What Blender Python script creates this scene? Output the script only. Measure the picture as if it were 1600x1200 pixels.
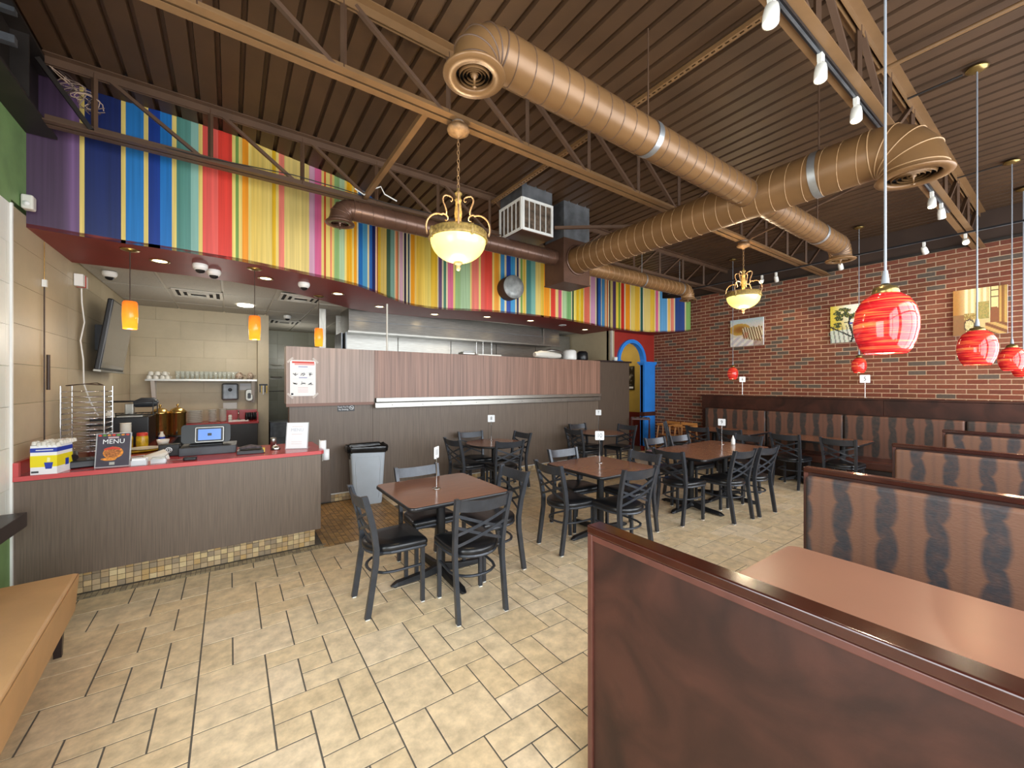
import bpy, bmesh, math, random
from mathutils import Vector, Matrix, Euler
random.seed(7)
for o in list(bpy.data.objects): bpy.data.objects.remove(o)
SC = bpy.context.scene
COL = SC.collection
PI = math.pi
def R(a): return math.radians(a)
def lin(h):
    if isinstance(h, str):
        v = [int(h[i:i+2], 16)/255 for i in (0, 2, 4)]
        return tuple((c/12.92 if c <= .04045 else ((c+.055)/1.055)**2.4) for c in v)
    return tuple(h)
# ---------------------------------------------------------------- camera
cam_d = bpy.data.cameras.new('camera'); cam = bpy.data.objects.new('camera', cam_d); COL.objects.link(cam)
cam.location = (0, 0, 1.65); cam.rotation_euler = (R(90), 0, R(-35))
cam_d.sensor_width = 36; cam_d.lens = 629/1600*36; cam_d.clip_start = .02
SC.camera = cam
# ---------------------------------------------------------------- view, world, window daylight
SC.view_settings.view_transform = 'Standard'; SC.view_settings.look = 'None'
SC.view_settings.gamma = 1; SC.view_settings.use_curve_mapping = False
SC.view_settings.exposure = 0.12
W = bpy.data.worlds.new('world'); SC.world = W; W.use_nodes = True
W.node_tree.nodes['Background'].inputs[0].default_value = (.82, .91, 1, 1)
W.node_tree.nodes['Background'].inputs[1].default_value = 1.6
def area(name, loc, rot, sx, sy, e, col=(1, 1, 1), spread=180):
    d = bpy.data.lights.new(name, 'AREA'); d.shape = 'RECTANGLE'; d.size = sx; d.size_y = sy; d.energy = e; d.color = col; d.spread = R(spread)
    o = bpy.data.objects.new(name, d); COL.objects.link(o); o.location = loc; o.rotation_euler = rot; return o
def point(name, loc, e, col, r=.05):
    d = bpy.data.lights.new(name, 'POINT'); d.energy = e; d.color = col; d.shadow_soft_size = r
    o = bpy.data.objects.new(name, d); COL.objects.link(o); o.location = loc; return o
def spot(name, loc, tgt, e, col, ang=70, r=.03, blend=.5):
    d = bpy.data.lights.new(name, 'SPOT'); d.energy = e; d.color = col; d.spot_size = R(ang); d.spot_blend = blend; d.shadow_soft_size = r
    o = bpy.data.objects.new(name, d); COL.objects.link(o); o.location = loc
    o.rotation_euler = (Vector(tgt)-Vector(loc)).to_track_quat('-Z', 'Y').to_euler(); return o
DAY = (.93, .97, 1.0)
WINX = [(-.9, 1.35), (1.55, 3.8), (4.0, 6.25), (6.45, 8.6)]       # window bays behind the camera
for k, (a, b) in enumerate(WINX):
    area('window_daylight', ((a+b)/2, -1.12, 1.95), (R(90), 0, 0), b-a-.05, 2.75, 125, DAY)
area('entrance_daylight', (-1.55, .9, 1.35), (0, R(-90), 0), 2.2, 1.7, 75, DAY)
WARM = (1, .72, .42); WARM2 = (1, .82, .58)

# ---------------------------------------------------------------- mesh builder
class MB:
    def __init__(s): s.v = []; s.f = []; s.c = []; s.sm = []
    def add(s, vs, fs, col=None, smooth=False):
        b = len(s.v); s.v += [tuple(p) for p in vs]
        for f in fs: s.f.append(tuple(b+i for i in f)); s.c.append(col); s.sm.append(smooth)
        return s
    def box(s, x0, x1, y0, y1, z0, z1, col=None, M=None):
        vs = [(x0,y0,z0),(x1,y0,z0),(x1,y1,z0),(x0,y1,z0),(x0,y0,z1),(x1,y0,z1),(x1,y1,z1),(x0,y1,z1)]
        if M: vs = [M @ Vector(p) for p in vs]
        return s.add(vs, [(0,3,2,1),(4,5,6,7),(0,1,5,4),(1,2,6,5),(2,3,7,6),(3,0,4,7)], col)
    def prism(s, poly, z0, z1, M=None, cap=True):
        n = len(poly); vs = [(x,y,z0) for x,y in poly]+[(x,y,z1) for x,y in poly]
        if M: vs = [M @ Vector(p) for p in vs]
        fs = [(i,(i+1)%n,n+(i+1)%n,n+i) for i in range(n)]
        if cap: fs += [tuple(range(n-1,-1,-1)), tuple(range(n,2*n))]
        return s.add(vs, fs)
    def tube(s, pts, r, n=8, cap=True, smooth=True, closed=False, flat=1.0):
        pts = [Vector(p) for p in pts]; m = len(pts)
        rs = r if isinstance(r, (list, tuple)) else [r]*m
        vs = []; up = None
        for i, p in enumerate(pts):
            if closed: t = pts[(i+1)%m]-pts[i-1]
            else: t = pts[min(i+1,m-1)]-pts[max(i-1,0)]
            t = t.normalized() if t.length > 1e-9 else Vector((0,0,1))
            if up is None:
                up = Vector((0,0,1)) if abs(t.z) < .9 else Vector((1,0,0))
            a = t.cross(up)
            if a.length < 1e-6: a = t.orthogonal()
            a.normalize(); b = a.cross(t).normalized(); up = b
            for k in range(n):
                q = 2*PI*k/n; vs.append(p+a*math.cos(q)*rs[i]+b*math.sin(q)*rs[i]*flat)
        fs = []
        for i in range(m if closed else m-1):
            j = (i+1) % m
            for k in range(n): fs.append((i*n+k, i*n+(k+1)%n, j*n+(k+1)%n, j*n+k))
        s.add(vs, fs, None, smooth)
        if cap and not closed: s.add(vs[:n], [tuple(range(n-1,-1,-1))]); s.add(vs[-n:], [tuple(range(n))])
        return s
    def lathe(s, prof, n=24, c=(0,0,0), cap=False, M=None, smooth=True):
        vs = []
        for r, z in prof:
            for k in range(n): q = 2*PI*k/n; vs.append((c[0]+r*math.cos(q), c[1]+r*math.sin(q), c[2]+z))
        if M: vs = [M @ Vector(p) for p in vs]
        fs = [(i*n+k, i*n+(k+1)%n, (i+1)*n+(k+1)%n, (i+1)*n+k) for i in range(len(prof)-1) for k in range(n)]
        s.add(vs, fs, None, smooth)
        if cap: s.add(vs[:n], [tuple(range(n-1,-1,-1))]); s.add(vs[-n:], [tuple(range(n))])
        return s
    def cyl(s, p0, p1, r, n=12, smooth=True): return s.tube([p0, p1], r, n, True, smooth)
    def bar(s, p0, p1, w, h, up=(0,0,1)):
        p0 = Vector(p0); p1 = Vector(p1); t = (p1-p0); L = t.length; t.normalize()
        a = t.cross(Vector(up))
        if a.length < 1e-5: a = t.orthogonal()
        a.normalize(); b = a.cross(t).normalized()
        M = Matrix((( t.x,a.x,b.x,p0.x),(t.y,a.y,b.y,p0.y),(t.z,a.z,b.z,p0.z),(0,0,0,1)))
        return s.box(0, L, -w/2, w/2, -h/2, h/2, None, M)
    def mesh(s, name, m=None):
        me = bpy.data.meshes.new(name); me.from_pydata(s.v, [], s.f)
        if any(s.sm): me.polygons.foreach_set('use_smooth', s.sm)
        if any(c is not None for c in s.c):
            ca = me.color_attributes.new('Col', 'FLOAT_COLOR', 'CORNER'); i = 0
            for f, c in zip(s.f, s.c):
                for k in range(len(f)):
                    cc = c[k] if c and isinstance(c[0], (tuple, list)) else (c or (1,1,1))
                    ca.data[i].color = (*cc, 1); i += 1
        if m: me.materials.append(m)
        me.update(); return me
    def build(s, name, m=None, parent=None, loc=None, bev=0, seg=2, ang=40):
        return mobj(name, s.mesh(name, m), parent, loc, bev, seg, ang)
def mobj(name, me, parent=None, loc=None, bev=0, seg=2, ang=40):
    o = bpy.data.objects.new(name, me); COL.objects.link(o)
    if parent: o.parent = parent
    if loc: o.location = loc
    if bev:
        b = o.modifiers.new('b', 'BEVEL'); b.width = bev; b.segments = seg; b.limit_method = 'ANGLE'; b.angle_limit = R(ang)
    return o
def tag(o, label=None, cat=None, group=None, kind=None):
    if label: o['label'] = label
    if cat: o['category'] = cat
    if group: o['group'] = group
    if kind: o['kind'] = kind
    return o
def thing(name, label, cat, loc=(0,0,0), rz=0, group=None):
    o = bpy.data.objects.new(name, None); COL.objects.link(o); o.location = loc; o.rotation_euler = (0,0,rz)
    o.empty_display_size = .05
    return tag(o, label, cat, group)
def dup(root, loc, rz=None, label=None, group=None):
    r = root.copy(); COL.objects.link(r); r.location = loc
    if rz is not None: r.rotation_euler = (0,0,rz)
    if label: r['label'] = label
    if group: r['group'] = group
    for ch in list(root.children):
        c = ch.copy(); COL.objects.link(c); c.parent = r
        for g in list(ch.children):
            d = g.copy(); COL.objects.link(d); d.parent = c
    return r
def text(name, body, size, mtl, parent, loc, rot, ext=.0008, align='CENTER', sx=1.0):
    cu = bpy.data.curves.new(name, 'FONT'); cu.body = body; cu.size = size; cu.extrude = ext; cu.align_x = align; cu.align_y = 'CENTER'; cu.resolution_u = 2
    t = bpy.data.objects.new('t', cu); COL.objects.link(t)
    dg = bpy.context.evaluated_depsgraph_get(); me = bpy.data.meshes.new_from_object(t.evaluated_get(dg))
    bpy.data.objects.remove(t); me.materials.clear(); me.materials.append(mtl)
    o = mobj(name, me, parent, loc); o.rotation_euler = rot; o.scale = (sx, 1, 1); return o

# ---------------------------------------------------------------- materials
def mat(name, col, rough=.5, metal=0, var=0, scale=8, stretch=(1,1,1), bump=0, bscale=None, coat=0, col2=None, trans=0, alpha=1, emis=None, es=0, detail=4, spec=None, world=False, lo=.35, hi=.65, dist=0):
    m = bpy.data.materials.new(name); m.use_nodes = True; N = m.node_tree; n = N.nodes; L = N.links
    b = n['Principled BSDF']; c = lin(col)
    b.inputs['Base Color'].default_value = (*c, 1); b.inputs['Roughness'].default_value = rough; b.inputs['Metallic'].default_value = metal
    b.inputs['Coat Weight'].default_value = coat; b.inputs['Coat Roughness'].default_value = .12
    b.inputs['Transmission Weight'].default_value = trans; b.inputs['Alpha'].default_value = alpha
    if spec is not None: b.inputs['Specular IOR Level'].default_value = spec
    if emis: b.inputs['Emission Color'].default_value = (*lin(emis), 1); b.inputs['Emission Strength'].default_value = es
    m['b'] = 1
    if var or bump or col2:
        if world: tc = n.new('ShaderNodeNewGeometry'); out = tc.outputs['Position']
        else: tc = n.new('ShaderNodeTexCoord'); out = tc.outputs['Object']
        mp = n.new('ShaderNodeMapping'); mp.inputs['Scale'].default_value = stretch; L.new(out, mp.inputs['Vector'])
        ns = n.new('ShaderNodeTexNoise'); ns.inputs['Scale'].default_value = scale; ns.inputs['Detail'].default_value = detail; ns.inputs['Distortion'].default_value = dist; L.new(mp.outputs[0], ns.inputs['Vector'])
        if var or col2:
            rp = n.new('ShaderNodeValToRGB'); rp.color_ramp.elements[0].position = lo; rp.color_ramp.elements[1].position = hi
            a = tuple(x*(1-var) for x in c); d = lin(col2) if col2 else tuple(min(1, x*(1+var)) for x in c)
            if col2 and not var: a = c
            rp.color_ramp.elements[0].color = (*a, 1); rp.color_ramp.elements[1].color = (*d, 1)
            L.new(ns.outputs['Fac'], rp.inputs[0]); L.new(rp.outputs[0], b.inputs['Base Color'])
        if bump:
            bp = n.new('ShaderNodeBump'); bp.inputs['Strength'].default_value = bump; bp.inputs['Distance'].default_value = .004
            src = ns
            if bscale:
                src = n.new('ShaderNodeTexNoise'); src.inputs['Scale'].default_value = bscale; src.inputs['Detail'].default_value = 3; L.new(mp.outputs[0], src.inputs['Vector'])
            L.new(src.outputs['Fac'], bp.inputs['Height']); L.new(bp.outputs[0], b.inputs['Normal'])
    return m
def palette_mat(name, cols, rough, nscale, nvar, stretch=(1,1,1), bump=.3, bscale=60, dist=.003):
    """colour picked per piece (object or mesh island), with a fine world-space grain over it"""
    m = bpy.data.materials.new(name); m.use_nodes = True; N = m.node_tree; n = N.nodes; L = N.links; b = n['Principled BSDF']
    oi = n.new('ShaderNodeObjectInfo'); ge = n.new('ShaderNodeNewGeometry')
    a = n.new('ShaderNodeMath'); a.operation = 'ADD'; L.new(oi.outputs['Random'], a.inputs[0]); L.new(ge.outputs['Random Per Island'], a.inputs[1])
    f = n.new('ShaderNodeMath'); f.operation = 'FRACT'; L.new(a.outputs[0], f.inputs[0])
    r = n.new('ShaderNodeValToRGB'); r.color_ramp.interpolation = 'CONSTANT'; el = r.color_ramp.elements
    while len(el) < len(cols): el.new(.5)
    for i, c in enumerate(cols): el[i].position = i/len(cols); el[i].color = (*lin(c), 1)
    L.new(f.outputs[0], r.inputs[0])
    mp = n.new('ShaderNodeMapping'); mp.inputs['Scale'].default_value = stretch; L.new(ge.outputs['Position'], mp.inputs['Vector'])
    ns = n.new('ShaderNodeTexNoise'); ns.inputs['Scale'].default_value = nscale; ns.inputs['Detail'].default_value = 6; ns.inputs['Roughness'].default_value = .65; L.new(mp.outputs[0], ns.inputs['Vector'])
    mr = n.new('ShaderNodeMapRange'); mr.inputs[1].default_value = .3; mr.inputs[2].default_value = .7; mr.inputs[3].default_value = 1-nvar; mr.inputs[4].default_value = 1+nvar*.6
    L.new(ns.outputs['Fac'], mr.inputs[0])
    mx = n.new('ShaderNodeVectorMath'); mx.operation = 'SCALE'; L.new(r.outputs[0], mx.inputs[0]); L.new(mr.outputs[0], mx.inputs['Scale'])
    L.new(mx.outputs[0], b.inputs['Base Color']); b.inputs['Roughness'].default_value = rough
    n2 = n.new('ShaderNodeTexNoise'); n2.inputs['Scale'].default_value = bscale; L.new(ge.outputs['Position'], n2.inputs['Vector'])
    bp = n.new('ShaderNodeBump'); bp.inputs['Strength'].default_value = bump; bp.inputs['Distance'].default_value = dist; L.new(n2.outputs['Fac'], bp.inputs['Height']); L.new(bp.outputs[0], b.inputs['Normal'])
    return m
M = {}
M['deck'] = mat('deck_paint', '48321f', .55, 0, .12, 3, bump=.1, bscale=90)
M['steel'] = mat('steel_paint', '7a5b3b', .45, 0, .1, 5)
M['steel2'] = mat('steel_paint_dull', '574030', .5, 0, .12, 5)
M['blacksteel'] = mat('black_steel', '251f1b', .5, 0, .2, 6)
M['duct'] = mat('duct_paint', '785837', .36, .2, .1, 3, bump=.08, bscale=40)
M['duct2'] = mat('duct_paint_reddish', '5c4235', .3, .35, .15, 5, bump=.1, bscale=30)
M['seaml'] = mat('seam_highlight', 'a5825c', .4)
M['galv'] = mat('galvanised', 'b4b8ba', .38, .85, .15, 12, detail=6)
M['galvdark'] = mat('galvanised_dull', '7b7f84', .45, .7, .3, 5, detail=6)
M['red'] = mat('soffit_red', '7a211a', .5, 0, .07, 4)
M['red2'] = mat('arch_red', '9c2b20', .55, 0, .07, 4)
M['green'] = mat('green_paint', '76975f', .6, 0, .1, 6, bump=.15, bscale=120)
M['darkwall'] = mat('brown_wall_paint', '3d2c22', .7, 0, .1, 3)
M['mortar'] = mat('mortar', 'c0a387', .9, 0, .12, 40, bump=.5)
M['grout'] = mat('grout', '625c54', .9, 0, .15, 30, bump=.3)
M['brick'] = palette_mat('brick', ['7a4330','703b28','804b36','6c3827','76422f','7c422d','6d3d2c','5a4d42','763f2b','6f3c2a','844f38','743a27','704029','78452d','5d5045','7a402a'], .85, 35, .18, bump=.5, bscale=90)
M['tile'] = palette_mat('floor_tile', ['e6cfab','e3cba5','e9d3b2','e1c8a1','e5ceaa','e2caa4'], .40, 11, .3, bump=.3, bscale=26, dist=.004)
M['mosaic'] = palette_mat('mosaic_tile', ['cdb083','b59a74','d9c294','a8916f','c4a26c','bda582','9c8a70','d2b988'], .45, 30, .12, bump=.2, bscale=60)
M['mosaic2'] = palette_mat('mosaic_floor', ['ac8450','9c7a4e','b48c56','8c6c44','a5804c','96774e'], .4, 30, .15, bump=.2, bscale=60)
M['laminate'] = mat('laminate_grey', '695b4f', .42, 0, .16, 9, (14,14,.35), detail=6)
M['lam_dark'] = mat('laminate_brown', '56483d', .45, 0, .14, 9, (14,14,.35), detail=6)
M['header'] = mat('header_laminate', '9a857a', .38, 0, .24, 4, (9,9,.18), detail=8)
M['header2'] = mat('header_laminate_warm', '8d6a5a', .38, 0, .3, 5, (10,10,.15), detail=8)
M['ctop'] = mat('countertop_red', 'ab2f30', .22, 0, .05, 20)
M['cedge'] = mat('countertop_edge', 'c04c4e', .3)
M['ttile'] = palette_mat('wall_tile', ['b8a98b','b4a587','bbac8f','b6a789'], .4, 6, .06, bump=.1, bscale=50)
M['ttile_w'] = palette_mat('wall_tile_white', ['f0f2ea','ecefe6','f2f4ec'], .35, 6, .03, bump=.08, bscale=40)
M['ttile_g'] = palette_mat('kitchen_tile', ['a5a695','9fa08f','abad9c'], .3, 6, .05, bump=.08, bscale=40)
M['tgrout'] = mat('tile_grout', '8f8268', .9)
M['cpanel'] = mat('ceiling_panel', 'b5b1a6', .85, 0, .06, 60, bump=.3, bscale=150)
M['tee'] = mat('ceiling_tee', 'c9c5ba', .5)
M['white'] = mat('white_plastic', 'e6e6e2', .35)
M['paper'] = mat('paper', 'eceef0', .7)
M['black'] = mat('black_plastic', '15161a', .35)
M['dgrey'] = mat('dark_grey_plastic', '3a3d42', .4, 0, .1, 20)
M['slate'] = mat('chair_metal', '3c3f45', .3, .35, .12, 14, bump=.06, bscale=200)
M['vinyl'] = mat('black_vinyl', '16171a', .3, 0, .1, 12, bump=.12, bscale=60)
M['ttop'] = mat('table_laminate', '8a5d45', .22, 0, .05, 6, (1,5,1), detail=5)
M['tedge'] = mat('table_edge', '1a1b1f', .3)
M['iron'] = mat('black_iron', '17181b', .42, .2, .1, 30, bump=.15, bscale=120)
M['boothtop'] = mat('booth_table_laminate', '87604d', .3, 0, .04, 3)
M['wood'] = mat('dark_stained_wood', '371d15', .46, 0, .42, 2.6, (1,1.1,1), bump=.08, bscale=60, detail=14, spec=.35, lo=.36, hi=.66, dist=1.6)
M['woodcap'] = mat('glossy_cherry_cap', '37160e', .17, 0, .12, 5, (1,3,3), detail=4, coat=.5)
M['woodedge'] = mat('wood_edge', '552f26', .35, 0, .15, 12)
M['bench'] = mat('tan_vinyl', 'c49765', .38, 0, .06, 5, bump=.1, bscale=110)
M['espresso'] = mat('espresso_wood', '2c2120', .35, 0, .2, 8)
M['seatv'] = mat('brown_vinyl_seat', '4c2a22', .28, 0, .15, 7, bump=.1, bscale=80)
M['inox'] = mat('stainless', '9c9a94', .3, .9, .1, 6, (1,1,12), detail=5)
M['inoxm'] = mat('stainless_matt', 'a9a79f', .38, .8, .12, 5, (6,1,1))
M['chrome'] = mat('chrome', 'd6d6d6', .12, 1)
M['gold'] = mat('brass_urn', 'd8b068', .22, .95)
M['brass'] = mat('antique_brass', '9a8350', .28, .85)
M['iron_gold'] = mat('gilded_iron', '94724f', .5, .2, .3, 30, bump=.3, bscale=60)
M['band'] = mat('cast_band', '9c8148', .5, .25, .35, 45, bump=.9, bscale=70)
M['bluea'] = mat('arch_blue', '2f86e2', .4, 0, .05, 4)
M['yellow'] = mat('corridor_yellow', 'c2a34e', .6, 0, .05, 4)
M['maroon'] = mat('corridor_maroon', '6e2119', .5)
M['dkcab'] = mat('dark_cabinet', '2c2724', .4, 0, .1, 8)
M['bin'] = mat('bin_grey', 'b2bbc4', .45, 0, .04, 6)
M['bag'] = mat('bin_liner', '101114', .22, 0, .1, 20, bump=.8, bscale=25)
M['oak'] = mat('light_wood', 'b97e44', .4, 0, .12, 10)
M['mahog'] = mat('folding_stand_wood', '4a2822', .4)
M['gold2'] = mat('trim_gold', 'e0c56a', .5)
M['china'] = mat('china', 'dcd9cf', .25)
M['ceram'] = mat('patterned_china', 'd6cbb4', .3, 0, 0, 60, col2='7a4a3a')
M['cord'] = mat('grey_cord', '8d929a', .4)
M['bcord'] = mat('brown_cord', '3a2a20', .5)
M['screen'] = mat('lit_screen', '4a68a8', .2, emis='5f86c8', es=.9)
M['dark'] = mat('void_dark', '0c0b0a', .8)
M['ink'] = mat('ink', '20242c', .6)
M['blue'] = mat('print_blue', '263fa6', .5); M['yel'] = mat('print_yellow', 'eada20', .5)
M['navy'] = mat('menu_navy', '38303f', .35, 0, .2, 9)
M['orange'] = mat('food_orange', 'd98a2c', .5, 0, .3, 60); M['tomato'] = mat('food_red', 'c63a2a', .5); M['food'] = mat('food_brown', 'a8662e', .6, 0, .5, 90); M['leaf'] = mat('food_green', '5d8a35', .6)
M['amber'] = mat('amber_jar', 'c9a527', .25, 0, .3, 20)
def glass_mat(name, col='ffffff', rough=.05, alpha=.25):
    return mat(name, col, rough, 0, alpha=alpha, spec=.8)
M['glass'] = glass_mat('clear_glass', 'dfe6dc', .04, .32)
M['acryl'] = glass_mat('clear_acrylic', 'e8eef2', .05, .35)
# mural paint: colours of the painted stripes with brush streaks
def mural_mat():
    m = bpy.data.materials.new('mural_paint'); m.use_nodes = True; N = m.node_tree; n = N.nodes; L = N.links; b = n['Principled BSDF']
    a = n.new('ShaderNodeVertexColor'); a.layer_name = 'Col'; ge = n.new('ShaderNodeNewGeometry')
    mp = n.new('ShaderNodeMapping'); mp.inputs['Scale'].default_value = (30,30,.5); L.new(ge.outputs['Position'], mp.inputs['Vector'])
    ns = n.new('ShaderNodeTexNoise'); ns.inputs['Scale'].default_value = 1.6; ns.inputs['Detail'].default_value = 5; L.new(mp.outputs[0], ns.inputs['Vector'])
    mr = n.new('ShaderNodeMapRange'); mr.inputs[1].default_value = .3; mr.inputs[2].default_value = .7; mr.inputs[3].default_value = .74; mr.inputs[4].default_value = 1.04; L.new(ns.outputs['Fac'], mr.inputs[0])
    mx = n.new('ShaderNodeVectorMath'); mx.operation = 'SCALE'; L.new(a.outputs['Color'], mx.inputs[0]); L.new(mr.outputs[0], mx.inputs['Scale']); L.new(mx.outputs[0], b.inputs['Base Color'])
    b.inputs['Roughness'].default_value = .45; return m
M['mural'] = mural_mat()
# reptile-print upholstery: chains of dark ovals on brown; object coords, width along `ax`
def fabric_mat(name, base, dark, off=0, period=.34, hgt=.27):
    m = bpy.data.materials.new(name); m.use_nodes = True; N = m.node_tree; n = N.nodes; L = N.links; b = n['Principled BSDF']
    tc = n.new('ShaderNodeTexCoord'); sp = n.new('ShaderNodeSeparateXYZ'); L.new(tc.outputs['Object'], sp.inputs[0])
    ns = n.new('ShaderNodeTexNoise'); ns.inputs['Scale'].default_value = 9; ns.inputs['Detail'].default_value = 4; L.new(tc.outputs['Object'], ns.inputs['Vector'])
    def mth(op, a, b_=None, c=None):
        q = n.new('ShaderNodeMath'); q.operation = op
        for i, x in enumerate((a, b_, c)):
            if x is None: continue
            if hasattr(x, 'links'): L.new(x, q.inputs[i])
            else: q.inputs[i].default_value = x
        return q.outputs[0]
    y = mth('MULTIPLY_ADD', ns.outputs['Fac'], .02, sp.outputs['Y'])
    u = mth('PINGPONG', mth('ADD', y, 50+off), period/2)            # 0 .. period/2
    ph = mth('FLOOR', mth('DIVIDE', mth('ADD', y, 50+off), period))
    zz = mth('DIVIDE', mth('MULTIPLY_ADD', ph, .08, mth('ADD', sp.outputs['Z'], 10)), hgt)
    s = mth('ABSOLUTE', mth('SINE', mth('MULTIPLY', zz, PI)))
    wd = mth('MULTIPLY_ADD', mth('POWER', s, .45), .031, .022)
    d = mth('SUBTRACT', u, wd)
    mr = n.new('ShaderNodeMapRange'); mr.inputs[1].default_value = -.012; mr.inputs[2].default_value = .008; mr.inputs[3].default_value = 1; mr.inputs[4].default_value = 0; L.new(d, mr.inputs[0])
    u2 = mth('SUBTRACT', period/2, u)
    mr2 = n.new('ShaderNodeMapRange'); mr2.inputs[1].default_value = 0; mr2.inputs[2].default_value = .02; mr2.inputs[3].default_value = .22; mr2.inputs[4].default_value = 0; L.new(u2, mr2.inputs[0])
    n2 = n.new('ShaderNodeTexNoise'); n2.inputs['Scale'].default_value = 26; n2.inputs['Detail'].default_value = 8; L.new(tc.outputs['Object'], n2.inputs['Vector'])
    fac = mth('MULTIPLY', mth('MAXIMUM', mr.outputs[0], mr2.outputs[0]), mth('MULTIPLY_ADD', n2.outputs['Fac'], .9, .45))
    mx = n.new('ShaderNodeMix'); mx.data_type = 'RGBA'; L.new(fac, mx.inputs[0]); mx.inputs[6].default_value = (*lin(base), 1); mx.inputs[7].default_value = (*lin(dark), 1)
    L.new(mx.outputs[2], b.inputs['Base Color']); b.inputs['Roughness'].default_value = .5
    vo = n.new('ShaderNodeTexVoronoi'); vo.inputs['Scale'].default_value = 110; mpp = n.new('ShaderNodeMapping'); mpp.inputs['Scale'].default_value = (1,.45,1); L.new(tc.outputs['Object'], mpp.inputs[0]); L.new(mpp.outputs[0], vo.inputs['Vector'])
    bp = n.new('ShaderNodeBump'); bp.inputs['Strength'].default_value = .35; bp.inputs['Distance'].default_value = .002; L.new(vo.outputs['Distance'], bp.inputs['Height']); L.new(bp.outputs[0], b.inputs['Normal'])
    return m
M['croc'] = fabric_mat('reptile_print', '785644', '3a393d', -.01, .213, .25)
M['croc2'] = fabric_mat('reptile_print_bench', '6c4a3b', '34312f', .05, .2, .4)
def globe_mat():
    m = bpy.data.materials.new('red_swirl_glass'); m.use_nodes = True; N = m.node_tree; n = N.nodes; L = N.links; b = n['Principled BSDF']
    tc = n.new('ShaderNodeTexCoord'); mp = n.new('ShaderNodeMapping'); mp.inputs['Scale'].default_value = (2.2,2.2,64); mp.inputs['Rotation'].default_value = (R(7),R(5),0); L.new(tc.outputs['Object'], mp.inputs[0])
    ns = n.new('ShaderNodeTexNoise'); ns.inputs['Scale'].default_value = 2; ns.inputs['Detail'].default_value = 5; ns.inputs['Distortion'].default_value = .6; L.new(mp.outputs[0], ns.inputs['Vector'])
    r = n.new('ShaderNodeValToRGB'); e = r.color_ramp.elements; e[0].position = .38; e[0].color = (*lin('9c101a'), 1); e[1].position = .74; e[1].color = (*lin('ee8a48'), 1)
    x = e.new(.52); x.color = (*lin('d0262a'), 1); L.new(ns.outputs['Fac'], r.inputs[0]); L.new(r.outputs[0], b.inputs['Base Color'])
    b.inputs['Roughness'].default_value = .06; b.inputs['Coat Weight'].default_value = .15; b.inputs['Coat Roughness'].default_value = .03
    L.new(r.outputs[0], b.inputs['Emission Color']); b.inputs['Emission Strength'].default_value = .32
    return m
M['globe'] = globe_mat()
def glow_mat(name, c1, c2, s1, z0, z1):
    m = bpy.data.materials.new(name); m.use_nodes = True; N = m.node_tree; n = N.nodes; L = N.links; b = n['Principled BSDF']
    tc = n.new('ShaderNodeTexCoord'); sp = n.new('ShaderNodeSeparateXYZ'); L.new(tc.outputs['Object'], sp.inputs[0])
    mr = n.new('ShaderNodeMapRange'); mr.inputs[1].default_value = z0; mr.inputs[2].default_value = z1; L.new(sp.outputs['Z'], mr.inputs[0])
    ns = n.new('ShaderNodeTexNoise'); ns.inputs['Scale'].default_value = 14; L.new(tc.outputs['Object'], ns.inputs['Vector'])
    a = n.new('ShaderNodeMath'); a.operation = 'MULTIPLY_ADD'; L.new(ns.outputs['Fac'], a.inputs[0]); a.inputs[1].default_value = .5; a.inputs[2].default_value = -.25
    q = n.new('ShaderNodeMath'); q.operation = 'ADD'; L.new(a.outputs[0], q.inputs[0]); L.new(mr.outputs[0], q.inputs[1])
    r = n.new('ShaderNodeValToRGB'); e = r.color_ramp.elements; e[0].color = (*lin(c1), 1); e[1].color = (*lin(c2), 1); L.new(q.outputs[0], r.inputs[0])
    b.inputs['Base Color'].default_value = (*lin(c2), 1); b.inputs['Roughness'].default_value = .2
    L.new(r.outputs[0], b.inputs['Emission Color']); b.inputs['Emission Strength'].default_value = s1; return m
M['shade'] = glow_mat('amber_glass_shade', 'ffc234', 'd0601e', .9, -.09, .13)
M['bowl'] = glow_mat('alabaster_bowl', 'f2c860', 'fff08a', .95, -.17, 0)
M['lamp'] = mat('lamp_lens', 'ffffff', .3, emis='ffe0a8', es=9)
M['lampw'] = mat('lamp_lens_white', 'ffffff', .3, emis='fff6e0', es=6)
M['trackw'] = mat('track_head_white', 'dedcd4', .35)
# ================================================================ the setting
X0, X1, YA, YB, HC = -1.3, 8.8, -.9, 8.9, 4.15
def struct(o): o['kind'] = 'structure'; return o
# floor: grout bed + tiles
b = MB(); b.box(X0-.3, X1+.2, YA-.3, 11.2, -.12, -.0042); floor = struct(b.build('floor', M['grout']))
G = .1605; GY = .157
PAT1 = [(0,2,-2,0),(0,1,0,2),(1,3,0,2),(2,4,-2,-1),(2,3,-1,0),(3,4,-1,1),(4,5,-2,0),(4,5,0,1),(3,5,1,2)]
PAT2 = [(0,2,2,4),(0,2,4,5),(2,4,2,3),(2,3,3,5),(3,4,3,4),(4,5,2,4),(3,5,4,5)]
tiles = []
for mI in range(-2, 12):
    sh = 1 if mI % 2 else 0
    for rep in range(-4, 5):
        for (a, c, p, q) in PAT1+PAT2:
            x0 = -.147+(mI*5+a)*G; x1 = -.147+(mI*5+c)*G
            y1 = 3.195-(p+sh+rep*7)*GY; y0 = 3.195-(q+sh+rep*7)*GY
            x0 = max(x0, X0); x1 = min(x1, X1); y0 = max(y0, YA); ymax = 6.3
            if (x0+x1)/2 < 1.82: ymax = 4.42
            elif x0 < 1.82 and (y0+y1)/2 > 4.42: x0 = 1.82
            y1 = min(y1, ymax)
            if x1-x0 < .03 or y1-y0 < .03: continue
            tiles.append((x0, x1, y0, y1))
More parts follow.
